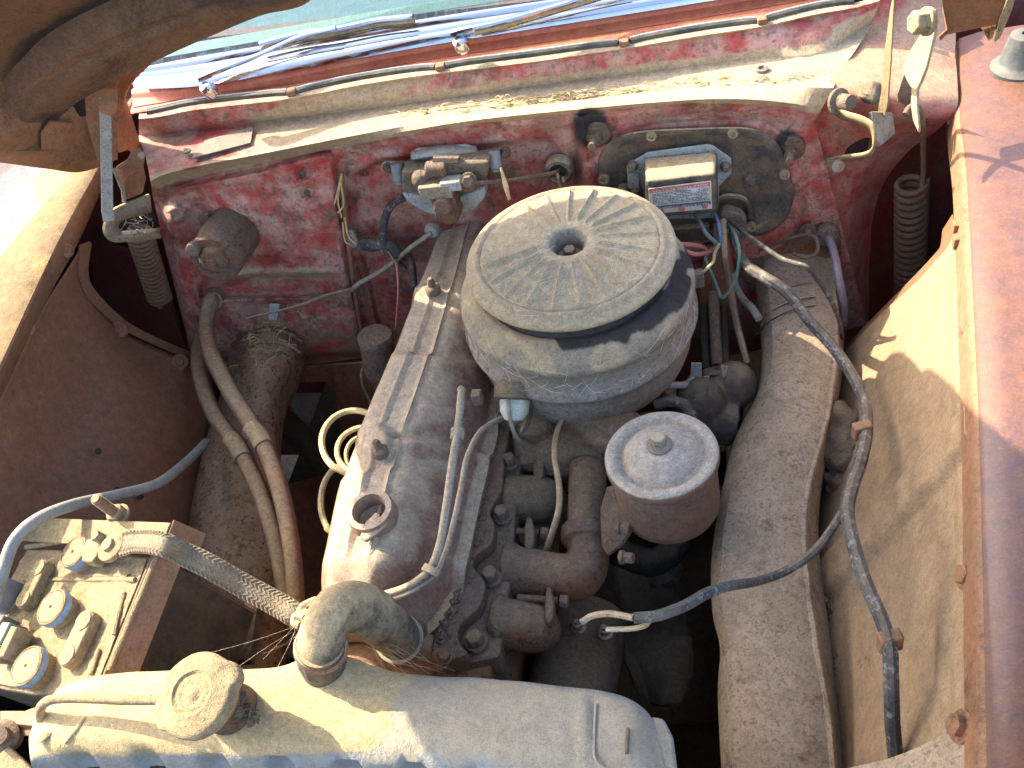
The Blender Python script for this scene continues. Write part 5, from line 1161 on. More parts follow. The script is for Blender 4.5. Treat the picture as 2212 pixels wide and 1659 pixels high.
# black grommet
gm = thing('firewall_grommet', 'large black rubber grommet with wires right of the wiper motor', 'grommet', W2(1470, 1045))
pg = W2(1470, 1045, .012); rgm = S(pg, 29)
MB().lathe(pg, (0, -1, .1), [(rgm*1.1, -.008), (rgm*1.1, .004), (rgm*.95, .009), (rgm*.75, .010), (rgm*.62, .006), (rgm*.6, -.004), (.0002, -.006)], 36).build('ring', M['black'], gm)
for (u0, v0, u1, v1) in ((1450, 1040, 1465, 1120), (1480, 1080, 1500, 1120), (1450, 1060, 1480, 1170)):
    MB().tube([W2(u0, v0, .005), W2((u0+u1)/2+4, (v0+v1)/2, .03), W2(u1, v1, .035)], .0024, 6).build('wire', M['hose'], gm)
# second small grommet with rod
sr = thing('shift_rod', 'long grey rod slanting from a round grommet across the firewall', 'rod', W2(500, 1560))
pr = W2(692, 1410, .01)
MB().lathe(pr, (0, -1, .1), [(S(pr, 17), -.004), (S(pr, 17), .004), (S(pr, 12), .008), (.004, .008)], 24).build('grommet', M['zincblue'], sr)
MB().tube([pr+Vector((0, -.008, 0)), W2(560, 1520, .04), W2(400, 1650, .05), P(691+.3516*240, 518+.3516*270, y=FY-.05), P(691+.3516*200, 518+.3516*310, y=FY-.045)], S(pr, 6), 10).build('rod', M['galv'], sr)
MB().tube([P(691+.3516*200, 518+.3516*305, y=FY-.04), P(700, 640, y=FY-.04), P(640, 662, y=FY-.05), P(530, 688, y=FY-.07)], [.0035, .0032, .0025, .0015], 8).build('cable', M['hose'], sr)
# black looped hose at the wiper motor
solo(MB().tube([W2(510, 1215, .07), W2(440, 1260, .05), W2(400, 1340, .045), W2(390, 1440, .045), W2(410, 1540, .04), W2(460, 1600, .03), W2(520, 1659, .03)], S(pr, 8.5), 12), 'vacuum_hose', M['loom'], 'black cracked hose looping down from the left of the wiper motor', 'hose')
solo(MB().tube([W2(275, 1500, .02), W2(330, 1505, .035), W2(430, 1500, .04), W2(480, 1560, .035), W2(560, 1600, .03), P(895, 625, y=FY-.08)], [.010, .010, .007, .009, .005, .005], 10), 'wire_loom', M['loom'], 'taped black wire bundle pinned to the firewall behind the valve cover', 'wire bundle')
solo(MB().tube([W2(420, 1545, .05), W2(455, 1600, .055), P(691+.3516*470, 518+.3516*150, y=FY-.07), P(691+.3516*480, 518+.3516*330, y=FY-.09), P(691+.3516*462, 518+.3516*600, y=FY-.10)], .0016, 6), 'red_wire', M['wireR'], 'thin faded red wire hanging behind the valve cover', 'wire')
# vertical drain pipe along the firewall seam
solo(MB().tube([F(738, 372, .012), F(742, 430, .014), F(752, 520, .016), F(768, 640, .018), F(782, 720, .018)], .0038, 8), 'drain_pipe', M['rustp'], 'thin brown pipe running down the seam of the red firewall', 'pipe')
st_b = MB()
for pts in ([(738, 375), (722, 440), (700, 480), (690, 486)], [(738, 380), (730, 430), (738, 470)], [(735, 390), (742, 440), (730, 460)], [(745, 470), (752, 510), (768, 526)], [(740, 480), (745, 520), (757, 528)]):
    st_b.tube([F(x, y, .022) for x, y in pts], .0012, 4)
tag(st_b.build('dry_stem', M['straw'], None), 'dry plant stems caught along the firewall seam', 'twig', kind='stuff')
solo(MB().slab([F(750, 493, .012), F(765, 492, .012), F(778, 520, .012), F(770, 530, .012), F(758, 528, .012)], (0, -.008, 0)), 'seam_clip', M['galv'], 'small tan clip hanging on the firewall seam', 'clip', bevel=.002)
solo(MB().tube([P(1082, 362, y=FY-.05), P(1092, 400, y=FY-.06), P(1100, 430, y=FY-.065)], [.0015, .0035, .0022], 6), 'plant_stalk', M['straw'], 'pale green plant stem standing behind the air cleaner', 'twig')
# ---------------------------------------------------------------- black cover plate and regulator
def W3(u, v, off=0.): return F(1322+.16405*u, 242+.16405*v, off)
cp = thing('cover_plate', 'dark oval steel blanking plate bolted to the right firewall', 'cover plate', F(1500, 400))
cpp = [(1293, 385), (1292, 350), (1305, 318), (1335, 295), (1380, 283), (1450, 278), (1560, 274), (1620, 276), (1662, 292), (1690, 325), (1708, 375), (1715, 420), (1708, 455), (1688, 485), (1655, 505), (1620, 512), (1500, 520), (1330, 520), (1300, 440)]
cc = Vector((1500, 400, 0)); rws = []
outl = crom([Vector((x, y, 0)) for x, y in cpp]+[Vector((1293, 385, 0))], 6)
for s_, o_ in ((1.0, .002), (.995, .011), (.97, .0125), (.90, .012), (.86, .009), (.82, .006), (.6, .005), (.3, .005), (.02, .005)):
    rws.append([F(*(cc+(p-cc)*s_).xy, o_+.006) for p in outl])
MB().grid(rws).build('plate', M['plate'], cp, ang=50)
MB().tube([W3(1390, 1170, .018), W3(1500, 1110, .018), W3(1700, 1130, .018), W3(1800, 1230, .018), W3(1820, 1400, .018)], .004, 8).build('raised_lip', M['plate'], cp)
for x, y in ((1407, 293), (1583, 287), (1695, 376), (1305, 386), (1622, 489), (1375, 480)):
    p = F(x, y, .018); r_ = S(p, 12)
    MB().lathe(p, (0, -1, .1), [(r_, -.002), (r_, .002), (r_*.85, .004), (r_*.55, .004), (r_*.5, .001), (.0002, .001)], 20).build('plate_bolt', M['hinge'], cp)
MB().lathe(W3(1820, 880, .012), (0, -1, .1), [(.009, 0), (.008, .004), (.0002, .006)], 10).noise(.002, 200).build('plug', M['nest'], cp)
MB().slab([W3(780, 1480, .012), W3(1280, 1430, .012), W3(1320, 1600, .012), W3(850, 1659, .012)], (0, -.012, 0)).build('lower_step', M['plate'], cp, bevel=.003)
vr = thing('voltage_regulator', 'black box regulator with worn printed label on a grey flange', 'voltage regulator', W3(900, 900))
fl_ = [(270, 640), (470, 520), (1250, 415), (1330, 430), (1570, 600), (1572, 800), (1410, 960), (1400, 1380), (420, 1400), (410, 1000), (215, 1000), (195, 700)]
MB().slab([W3(u, v, .022) for u, v in fl_], (0, -.003, 0)).build('flange', M['zincblue'], vr, bevel=.0008)
# box: back rect on flange, front rect toward viewer
bk4 = [W3(u, v, .026) for u, v in ((420, 590), (1390, 500), (1400, 1250), (430, 1330))]
ft4 = [P(1322+.16405*u, 242+.16405*v, y=FY-.085) for u, v in ((440, 900), (1370, 800), (1385, 1330), (450, 1390))]
MB().add(bk4+ft4, [(0, 1, 2, 3), (4, 7, 6, 5), (0, 4, 5, 1), (1, 5, 6, 2), (2, 6, 7, 3), (3, 7, 4, 0)]).build('box', M['black'], vr, bevel=.006, segs=4)
la4 = [P(1322+.16405*u, 242+.16405*v, y=FY-.0868) for u, v in ((480, 1010), (1305, 908), (1320, 1275), (500, 1345))]
def LB(s_, t_, o_=0.):                           # point on the label
    return la4[0].lerp(la4[1], s_).lerp(la4[3].lerp(la4[2], s_), t_)+Vector((0, -o_, 0))
lab = MB().slab([LB(0, 0), LB(1, 0), LB(1, 1), LB(0, 1)], (0, .0012, 0)).build('label', M['paper'], vr, bevel=.0004)
MB().slab([LB(.01, .02, .0003), LB(.98, .02, .0003), LB(.98, .17, .0003), LB(.01, .17, .0003)], (0, .0002, 0)).build('orange_band', M['inkred'], lab)
MB().slab([LB(.10, .70, .0003), LB(.98, .70, .0003), LB(.98, .82, .0003), LB(.10, .82, .0003)], (0, .0002, 0)).build('dark_band', M['inkdk'], lab)
random.seed(3)
b = MB()
for i in range(8):
    t_ = .24+.055*i; s_ = .06
    while s_ < .93:
        l_ = random.uniform(.012, .05)
        if random.random() < .85: b.slab([LB(s_, t_, .0003), LB(s_+l_, t_, .0003), LB(s_+l_, t_+.022, .0003), LB(s_, t_+.022, .0003)], (0, .0002, 0))
        s_ += l_+.012
tag(b.build('fine_print', M['inkdk'], lab), None, None, None, 'stuff')
for s_, t_ in ((.18, .92), (.52, .90), (.88, .86)):
    c_ = LB(s_, t_, .0004); MB().lathe(c_, (0, -1, 0), [(.0045, -.0002), (.0045, 0), (.0002, .0001)], 6).build('red_badge', M['inkred'], lab)
def text(s, p0, p1, h, m, par, name='lettering', ex=.0001):
    cu = bpy.data.curves.new(name, 'FONT'); cu.body = s; cu.size = 1; cu.align_x = 'LEFT'; cu.extrude = .01
    o = bpy.data.objects.new(name, cu); C.objects.link(o); bpy.context.view_layer.update()
    wdt = max(1e-6, max(v[0] for v in o.bound_box)-min(v[0] for v in o.bound_box))
    me = bpy.data.meshes.new_from_object(o.evaluated_get(bpy.context.evaluated_depsgraph_get())); bpy.data.objects.remove(o)
    ux = (p1-p0); uy = (LB(0, 0)-LB(0, 1)).normalized(); n_ = Vector((0, -1, 0)); L_ = ux.length; ux.normalize()
    for v in me.vertices:
        c_ = v.co.copy(); v.co = p0+ux*(c_.x/wdt*L_)+uy*(c_.y*h)+n_*(.0003+c_.z*.005)
    me.materials.clear(); me.materials.append(m); o = bpy.data.objects.new(name, me); C.objects.link(o); o.parent = par; return o
text('C.E. NIEHOFF & CO., CHICAGO 30, ILL., U.S.A.', LB(.12, .81, .0004), LB(.96, .80, .0004), .0035, M['inkwh'], lab)
text('VOLTAGE REGULATOR', LB(.06, .155, .0004), LB(.94, .145, .0004), .0042, M['inkwh'], lab)
text('INSTRUCTIONS', LB(.40, .235, .0004), LB(.62, .232, .0004), .0030, M['wireB'], lab)
for u, v in ((275, 715), (1495, 725), (310, 1040), (145, 1020)):
    p = W3(u, v, .028); r_ = S(p, 11)
    MB().lathe(p, (0, -1, .1), [(r_*1.1, -.004), (r_*1.1, .0), (r_*.8, .001), (r_*.75, .006), (r_*.5, .008), (.0002, .008)], 20).build('flange_screw', M['grey'], vr)
p = P(1322+.16405*1340, 242+.16405*580, y=FY-.035); MB().ball(p, .004, 8).build('rivet', M['rusty'], vr)
MB().slab([W3(205, 800, .026), W3(355, 800, .026), W3(370, 985, .026), W3(215, 990, .026)], (0, -.004, 0)).build('terminal_plate', M['zincblue'], vr, bevel=.001)
# wiring block below the plate
jb = thing('wiring_block', 'dusty grey rubber wiring block where the harness passes the firewall', 'wiring block', W3(1580, 1400))
jp = [(1400, 1290), (1450, 1220), (1530, 1200), (1700, 1260), (1770, 1340), (1760, 1560), (1700, 1659), (1600, 1640), (1580, 1450), (1400, 1450)]
MB().slab([W3(u, v, .03) for u, v in jp], (0, -.016, 0)).build('block', M['grey'], jb, bevel=.003, segs=3)
MB().slab([W3(1340, 1450, .02), W3(1410, 1450, .02), W3(1390, 1900, .02), W3(1330, 1880, .02)], (0, -.003, 0)).build('strap', M['zincblue'], jb)
# wires
def wire(name, pts, r, m, lab, cat='wire'):
    q_ = [P(x, y, y=yy) for x, y, yy in pts]
    return solo(MB().tube(q_, r, 8), name, M[m], lab, cat)
Z = FY
def R4(u, v, yy): return (1417+u*.2813, 466.5+v*.2813, yy)
wire('harness', [(1585, 480, Z-.04), (1590, 530, Z-.07), (1612, 572, Z-.12), (1650, 598, Z-.16), (1700, 632, Z-.19), (1750, 695, Z-.22), (1800, 750, Z-.25), (1840, 810, Z-.29), (1868, 870, Z-.33), (1872, 930, Z-.39), (1858, 1000, Z-.45), (1838, 1060, Z-.50), (1830, 1110, Z-.54), (1845, 1180, Z-.58), (1870, 1260, Z-.62), (1905, 1340, Z-.655), (1922, 1400, Z-.68), (1925, 1470, Z-.70), (1928, 1560, Z-.72), (1935, 1640, Z-.74)], .0068, 'loom', 'thick cloth wrapped black wiring harness draped down the right inner fender', 'harness')
wire('harness_branch', [(1858, 1000, Z-.452), (1838, 1070, Z-.50), (1805, 1130, Z-.53), (1760, 1190, Z-.555), (1700, 1232, Z-.57), (1640, 1255, Z-.60), (1580, 1265, Z-.66), (1530, 1280, Z-.70), (1480, 1308, Z-.72), (1420, 1330, Z-.74), (1370, 1335, Z-.745)], .0045, 'loom', 'thinner grey harness branch crossing the right duct to the generator', 'harness')
wire('generator_wire', [(1370, 1335, Z-.745), (1320, 1326, Z-.735), (1280, 1330, Z-.725), (1255, 1345, Z-.73)], .0026, 'galv', 'bare end of wire reaching the left generator terminal')
wire('generator_wire', [(1405, 1333, Z-.742), (1395, 1350, Z-.74), (1365, 1358, Z-.735), (1312, 1360, Z-.725)], .0022, 'galv', 'short curled wire reaching the right generator terminal')
wire('hose_cable', [R4(515, 30, Z-.05), R4(530, 300, Z-.09), R4(570, 560, Z-.10), R4(620, 820, Z-.12), R4(660, 980, Z-.14), R4(700, 1130, Z-.16)], .0048, 'hose', 'pinkish grey cable dropping straight behind the air cleaner', 'cable')
wire('green_wire', [R4(560, 60, Z-.05), R4(610, 150, Z-.09), R4(640, 280, Z-.11), R4(620, 450, Z-.12), R4(560, 580, Z-.12), R4(510, 628, Z-.12), R4(490, 600, Z-.11), R4(430, 450, Z-.10), R4(380, 330, Z-.09), R4(400, 290, Z-.08)], .0022, 'wireG', 'faded green wire looping beside the steering shafts')
wire('blue_wire', [R4(455, -10, Z-.05), R4(480, 60, Z-.07), R4(492, 150, Z-.08), R4(495, 230, Z-.08)], .0022, 'wireB', 'short blue wire under the regulator box')
wire('grey_wire', [R4(300, -15, Z-.05), R4(345, 60, Z-.07), R4(390, 140, Z-.08), R4(470, 215, Z-.08), R4(490, 240, Z-.08)], .0028, 'hoseblue', 'grey wire curving down from under the regulator box')
wire('red_wire', [R4(190, 215, Z-.10), R4(300, 225, Z-.09), R4(360, 240, Z-.08), R4(390, 270, Z-.08), R4(420, 265, Z-.08), R4(470, 230, Z-.08)], .0030, 'wireR', 'faded red wire emerging behind the air cleaner lid')
wire('pink_wire', [R4(210, 265, Z-.10), R4(290, 292, Z-.10), R4(360, 290, Z-.09), R4(430, 265, Z-.08), R4(485, 225, Z-.08)], .0030, 'wireR', 'pinkish wire just below the faded red one')
wire('tan_wire', [R4(485, 215, Z-.085), R4(450, 290, Z-.10), R4(440, 350, Z-.11), R4(390, 405, Z-.12), R4(350, 440, Z-.12)], .0020, 'wireY', 'thin tan wire ending at a pale connector')
wire('grey_cable', [R4(590, 430, Z-.06), R4(610, 540, Z-.07), R4(670, 640, Z-.09), R4(740, 710, Z-.12), R4(790, 790, Z-.14)], .0052, 'hoseblue', 'blue grey cable tucked behind the top of the right duct', 'cable')
wire('black_wire', [R4(575, 35, Z-.05), R4(680, 130, Z-.09), R4(820, 230, Z-.12), R4(960, 325, Z-.14), R4(1060, 360, Z-.16), R4(1180, 410, Z-.17), (1790, 640, Z-.17), (1812, 690, Z-.16), (1820, 730, Z-.15)], .0030, 'loom', 'thin black wire slanting over the top of the right duct')
wire('purple_cable', [(1790, 512, Z-.015), (1803, 550, Z-.05), (1812, 600, Z-.08), (1822, 650, Z-.09), (1822, 700, Z-.09)], .0055, 'purple', 'purple grey cable leaving the right firewall grommet', 'cable')
p = F(1788, 508, .01); solo(MB().lathe(p, (0, -1, .1), [(.016, -.006), (.016, .004), (.011, .008), (.006, .008)], 24), 'cable_grommet', M['grey'], 'small round grommet on the red side of the right firewall', 'grommet')
p = P(1417+320*.2813, 466.5+480*.2813, y=Z-.12); solo(MB().bx(p, .016, .012, .024, .2), 'wire_connector', M['label'], 'pale cracked wire connector beside the air cleaner', 'connector', bevel=.002)
hk = thing('duct_clip', 'rusty wire clip bolted above the right duct inlet', 'clip', F(1745, 500))
p = F(1745, 500, .01); MB().hexb(p, (0, -1, .1), S(p, 11), .012, 1.7).build('bolt', M['grey'], hk)
MB().tube([F(1640, 540, .02), F(1690, 520, .03), F(1735, 508, .03), F(1762, 515, .04), F(1765, 545, .06), F(1740, 556, .07), F(1715, 548, .06)], .0028, 6).build('wire_clip', M['rusty'], hk)
# ---------------------------------------------------------------- steering shafts and box
sg = thing('steering_box', 'dark steering column shafts entering a greasy gear box behind the filter', 'steering box', P(1545, 860, y=.95))
def SS(u, v, yy): return P(1417+u*.2813, 466.5+v*.2813, y=yy)
MB().slab([SS(340, 470, Z-.01), SS(380, 200, Z-.01), SS(560, 180, Z-.01), SS(620, 560, Z-.02), SS(560, 760, Z-.03), SS(330, 700, Z-.03)], (0, -.01, 0)).build('column_seal', M['rustp'], sg, bevel=.002)
for u0, v0, u1, v1, r_, m_ in ((365, 690, 385, 1180, 11, 'void'), (440, 590, 468, 1150, 12.5, 'grey'), (520, 700, 535, 1150, 10, 'void')):
    a, c_ = SS(u0, v0, Z-.06), SS(u1, v1, Z-.16); MB().tube([a, c_], S(a, r_), 16, 0).build('shaft', M[m_], sg)
organic('gear_case', [T([SS(480, 1180, Z-.17), SS(500, 1400, Z-.20), SS(500, 1600, Z-.24)], [.035, .03, .028]), B_(SS(510, 1330, Z-.19), .03), B_(SS(590, 1300, Z-.21), .032), B_(SS(330, 1430, Z-.24), .035), T([SS(390, 1560, Z-.25), SS(600, 1600, Z-.25)], .03)], M['greasy'], sg, .003)
sp_pts = [SS(440+30*math.cos(a*2.1), 1190+a*22, Z-.19-.012*math.sin(a*2.1)) for a in range(0, 1)]
for i in range(4):
    p = SS(465+6*i, 1190+30*i, Z-.20); MB().lathe(p, (.1, -.5, -.8), [(.017, -.003), (.020, 0), (.017, .003)], 20).build('coil_ring', M['grey'], sg)
MB().slab([SS(270, 1120, Z-.22), SS(350, 1125, Z-.22), SS(350, 1230, Z-.22), SS(410, 1220, Z-.22), SS(410, 1310, Z-.22), SS(260, 1310, Z-.22), SS(265, 1200, Z-.22)], (0, -.004, .002)).build('lever_plate', M['zincblue'], sg, bevel=.001)
MB().tube([SS(40, 1310, Z-.25), SS(150, 1300, Z-.25), SS(240, 1290, Z-.235), SS(280, 1240, Z-.225)], .0045, 8).build('lever_arm', M['zincblue'], sg)
MB().slab([SS(500, 1140, Z-.215), SS(550, 1150, Z-.215), SS(540, 1200, Z-.22), SS(518, 1235, Z-.22), SS(508, 1200, Z-.22)], (0, -.003, 0)).build('tongue', M['galv'], sg)
for v in (1340, 1370): MB().lathe(SS(95, v, Z-.25), (0, -.6, -.8), [(.010, -.003), (.010, .003), (.0002, .003)], 16).build('nut', M['grey'], sg)
MB().slab([SS(60, 1180, Z-.22), SS(150, 1170, Z-.22), SS(150, 1290, Z-.22), SS(60, 1290, Z-.22)], (0, .02, 0)).build('lug', M['zincblue'], sg, bevel=.002)
solo(MB().tube([SS(0, 1450, .86), SS(100, 1425, .86), SS(200, 1440, .86), SS(250, 1490, .85), SS(280, 1560, .83)], .007, 10), 'filter_hose', M['loom'], 'black hose curving behind the oil filter lid', 'hose')
# exhaust pipe and dark tube seen below oil filter
solo(MB().tube([P(1330, 1190, z=.62), P(1400, 1215, z=.60), P(1440, 1200, z=.60), P(1465, 1170, z=.60)], .018, 14), 'lower_hose', M['void'], 'dark hose hidden under the oil filter can', 'hose')
# ---------------------------------------------------------------- small canister left of the engine
cn = thing('ignition_coil', 'dusty cylindrical canister standing left behind the valve cover', 'canister', P(812, 800, z=.65))
pc_ = P(810, 722, z=.76); rc_ = S(pc_, 39); ca = (P(828, 835, z=.66)-pc_).normalized()
MB().lathe(pc_, ca, [(.0002, 0), (rc_*.9, 0), (rc_, .004), (rc_, .012), (rc_*.96, .016), (rc_*.94, .07), (rc_*.8, .08), (rc_*.55, .084), (rc_*.5, .12)], 36).noise(.001, 60).build('can', M['grey'], cn)
solo(MB().tube([P(795, 785, z=.70), P(784, 800, z=.70), P(785, 830, z=.68), P(798, 860, z=.66), P(805, 880, z=.65)], .0036, 8), 'canister_pipe', M['rusty'], 'thin rusty pipe curving beside the small canister', 'pipe')
# yellowed wire loops
def loopw(cx, cy, rx, ry, a0, a1, z, r, lab, rot=0.):
    pts = []
    for i in range(22):
        a = math.radians(a0+(a1-a0)*i/21); x = rx*math.cos(a); y = -ry*math.sin(a)
        pts.append(P(cx+x*math.cos(rot)-y*math.sin(rot), cy+x*math.sin(rot)+y*math.cos(rot), z=z-.0*i))
    pts = [pts[0]+Vector((.05, .0, -.07)), pts[0]+Vector((.03, 0, -.02))]+pts+[pts[-1]+Vector((.03, -.005, -.02)), pts[-1]+Vector((.06, 0, -.07))]
    return solo(MB().tube(pts, r, 8, 2), 'spark_plug_wire', M['wireY'], lab, 'wire')
loopw(765, 955, 70, 68, 60, 235, .78, .0042, 'largest loop of stiff yellow wire left of the valve cover')
loopw(790, 975, 62, 52, 85, 235, .775, .0036, 'inner small loop of yellow wire against the valve cover')
loopw(785, 985, 38, 42, 60, 260, .77, .003, 'smallest yellow wire loop tucked against the valve cover')
loopw(745, 1085, 52, 80, 95, 230, .70, .0042, 'lower drooping yellow wire loop in shadow beside the engine')
# ---------------------------------------------------------------- hinges and springs
def coil(c0, c1, r, turns, wr, par, n=16, wob=.0):
    ax = (c1-c0).normalized(); u = ax.cross(Vector((0, 1, 0))).normalized(); v = ax.cross(u); L = (c1-c0).length; pts = []
    for i in range(int(turns*n)+1):
        a = 2*math.pi*i/n; pts.append(c0+ax*(L*i/(turns*n))+(u*math.cos(a)+v*math.sin(a))*r)
    return MB().tube(pts, wr, 8, 0)
sp1 = thing('hinge_spring', 'rusty coil spring hooked below the right hood hinge', 'spring', P(1965, 500, y=1.2), 'hood hinge springs')
s0, s1 = P(1970, 392, y=1.17), P(1964, 655, y=1.21); rs_ = S(s0, 31)
coil(s0, s1, rs_, 19, rs_*.215, sp1).build('coil', M['spring'], sp1)
MB().tube([s0+Vector((rs_*.6, -.01, 0)), P(1995, 370, y=1.16), P(1994, 300, y=1.14), P(1990, 250, y=1.12), P(1982, 232, y=1.115), P(1966, 232, y=1.11), P(1955, 248, y=1.10)], rs_*.20, 10).build('hook', M['spring'], sp1)
sp2 = thing('hinge_spring', 'close wound brown coil spring under the left hinge bracket', 'spring', P(320, 580, y=1.2), 'hood hinge springs')
s0, s1 = P(300, 500, y=1.10), P(345, 645, y=1.15); rs_ = S(s0, 26)
coil(s0, s1, rs_, 17, rs_*.17, sp2).build('coil', M['spring'], sp2)
MB().tube([s1, P(345, 662, y=1.15)], rs_*.35, 8, 0).build('hook', M['spring'], sp2)
MB().tube([s0, s1], rs_*.85, 12, 0).build('inner_sleeve', M['void'], sp2)
def h1z(u, v, yy): return P(u*.18987*.864, 311+v*.16405, y=yy)
hl = thing('hinge_linkage', 'grey flat hinge arm and cup shaped bracket at the left corner', 'hood hinge', P(270, 470, y=1.1))
def flat(pts, wpx, nrm, th, name, m, par, bev=.0008):
    q_ = pts; rws = []
    up_ = Vector(nrm).normalized()
    for i, p in enumerate(q_):
        t = (q_[min(i+1, len(q_)-1)]-q_[max(i-1, 0)]).normalized(); s_ = t.cross(up_).normalized(); w_ = S(p, (wpx[i] if isinstance(wpx, list) else wpx)/2)
        rws.append([p+s_*w_+up_*th/2, p-s_*w_+up_*th/2, p-s_*w_-up_*th/2, p+s_*w_-up_*th/2])
    return MB().grid(rws, True, True).build(name, m, par, ang=30, bevel=bev)
toC = -ray(250, 400).normalized()
flat([P(226, 212, y=.985), P(228, 260, y=.99), P(230, 350, y=1.0), P(232, 455, y=1.01), P(236, 478, y=1.01)], 24, toC, .004, 'arm', M['zincblue'], hl)
MB().lathe(P(232, 228, y=.983), toC, [(.011, 0), (.011, .003), (.008, .005), (.0002, .006)], 20).build('rivet', M['rustp'], hl)
cupo = [(228, 485), (232, 470), (262, 452), (300, 434), (322, 425)]
cupi = [(323, 425), (345, 512), (300, 516), (250, 516), (236, 508), (228, 485)]
rim = [P(322, 424, y=1.12), P(262, 448, y=1.08), P(240, 462, y=1.05), P(228, 490, y=1.04), P(234, 510, y=1.04), P(256, 518, y=1.05), P(345, 510, y=1.11)]
rim = crom(rim, 5)
inn = [P(325, 456, y=1.13), P(282, 468, y=1.095), P(262, 474, y=1.075), P(252, 486, y=1.065), P(255, 496, y=1.065), P(268, 502, y=1.075), P(345, 495, y=1.125)]
inn = crom(inn, 5)
MB().grid([[p+toC*.001 for p in rim], [a.lerp(b_, .5)+toC*.0 for a, b_ in zip(rim, inn)], inn]).build('bracket_cup', M['galv'], hl, solid=.003)
MB().slab([P(256, 470, y=1.10), P(325, 450, y=1.14), P(345, 500, y=1.14), P(256, 506, y=1.10)], (0, .004, 0)).build('cup_back', M['void'], hl)  # dark plane standing in for the shaded inside of the cup
MB().tube(rim, .004, 6, 0).build('cup_rim', M['hinge'], hl)
flat([h1z(1500, 320, 1.08), h1z(1620, 600, 1.09), h1z(1640, 780, 1.10)], 9, toC, .02, 'strap', M['galv'], hl)
MB().slab([h1z(1830, 45, 1.12), h1z(1920, 130, 1.12), h1z(1890, 280, 1.12), h1z(1920, 450, 1.12), h1z(1880, 640, 1.12), h1z(1650, 740, 1.10), h1z(1530, 300, 1.10), h1z(1680, 200, 1.12), h1z(1740, 80, 1.12)], toC*.004).build('mount_plate', M['rustp'], hl, bevel=.001)
MB().lathe(h1z(1860, 150, 1.115), toC, [(.005, 0), (.005, .002), (.004, .003), (.0002, .001)], 16).build('bolt_hole', M['galv'], hl)
b = MB()
for i in range(26):
    c_ = P(random.uniform(250, 330), random.uniform(462, 512), y=random.uniform(1.06, 1.11)); d_ = Vector((random.gauss(0, 1), random.gauss(0, 1), random.gauss(0, 1))).normalized()*.009
    b.tube([c_-d_, c_+Vector((random.gauss(0, .004), 0, random.gauss(0, .004))), c_+d_], .0006, 3, 2)
solo(b, 'cobweb_clump', M['galv'], 'grey web and lint packed inside the left hinge bracket', 'debris', kind='stuff')
# right hinge
hr_ = thing('hinge_linkage', 'pale hinge arms and open bracket at the right corner of the cowl', 'hood hinge', P(1900, 270, y=1.12))
def h2z(u, v, yy): return P(1849+u*.16405, v*.16405, y=yy)
toC = -ray(1930, 180).normalized()
flat([h2z(520, -200, .93), h2z(500, 0, .96), h2z(470, 250, .99), h2z(430, 700, 1.04), h2z(380, 1300, 1.09), h2z(340, 1500, 1.11), h2z(310, 1750, 1.13)], [31, 30, 29, 29, 28, 25, 20], Vector((-.42, -.62, .66)), .004, 'long_arm', M['hinge'], hr_)
arm = [(960, 120), (1010, 95), (1080, 140), (1090, 300), (1060, 480), (960, 900), (890, 1080), (840, 1180), (835, 1400), (860, 1700), (850, 1760), (780, 1600), (750, 1400), (760, 1180), (690, 1060), (635, 930), (700, 760), (860, 500), (960, 320), (950, 200)]
NA = Vector((-.62, -.42, .66)).normalized(); OA_ = P(1985, 150, y=1.07)
MB().slab([P(1849+u*.16405, v*.16405, pl=(OA_, NA)) for u, v in arm], NA*.005).build('curved_arm', M['hinge'], hr_, bevel=.001)
MB().slab([h2z(640, 950, 1.10), h2z(760, 1180, 1.12), h2z(740, 1400, 1.13), h2z(800, 1620, 1.14), h2z(700, 1600, 1.14), h2z(560, 1500, 1.14), h2z(540, 1250, 1.13)], -toC*.004).build('link_plate', M['galv'], hr_, bevel=.001)
MB().hexb(h2z(950, 280, 1.02), Vector((-1, -.4, .2)), .012, .018, 1.2).build('pivot_nut', M['hinge'], hr_, bevel=.001)
MB().slab([h2z(1110, -100, 1.0), h2z(2010, -100, .98), h2z(1890, 310, 1.0), h2z(1200, 450, 1.03), h2z(1110, 540, 1.04), h2z(1080, 480, 1.04), h2z(1190, 380, 1.03), h2z(1130, 20, 1.02)], -toC*.01).build('hood_channel', M['rustp'], hr_, bevel=.002)
MB().slab([h2z(2010, -60, .97), h2z(2110, -60, .97), h2z(2050, 140, .98), h2z(1900, 500, .99), h2z(1840, 550, .99), h2z(1820, 540, .99), h2z(1900, 250, .985)], -toC*.012).build('hood_lip', M['hinge'], hr_, bevel=.002)
MB().slab([h2z(1640, 340, 1.02), h2z(1850, 320, 1.01), h2z(1800, 500, 1.01), h2z(1750, 530, 1.01)], -toC*.004).build('tab', M['fenderL'], hr_)
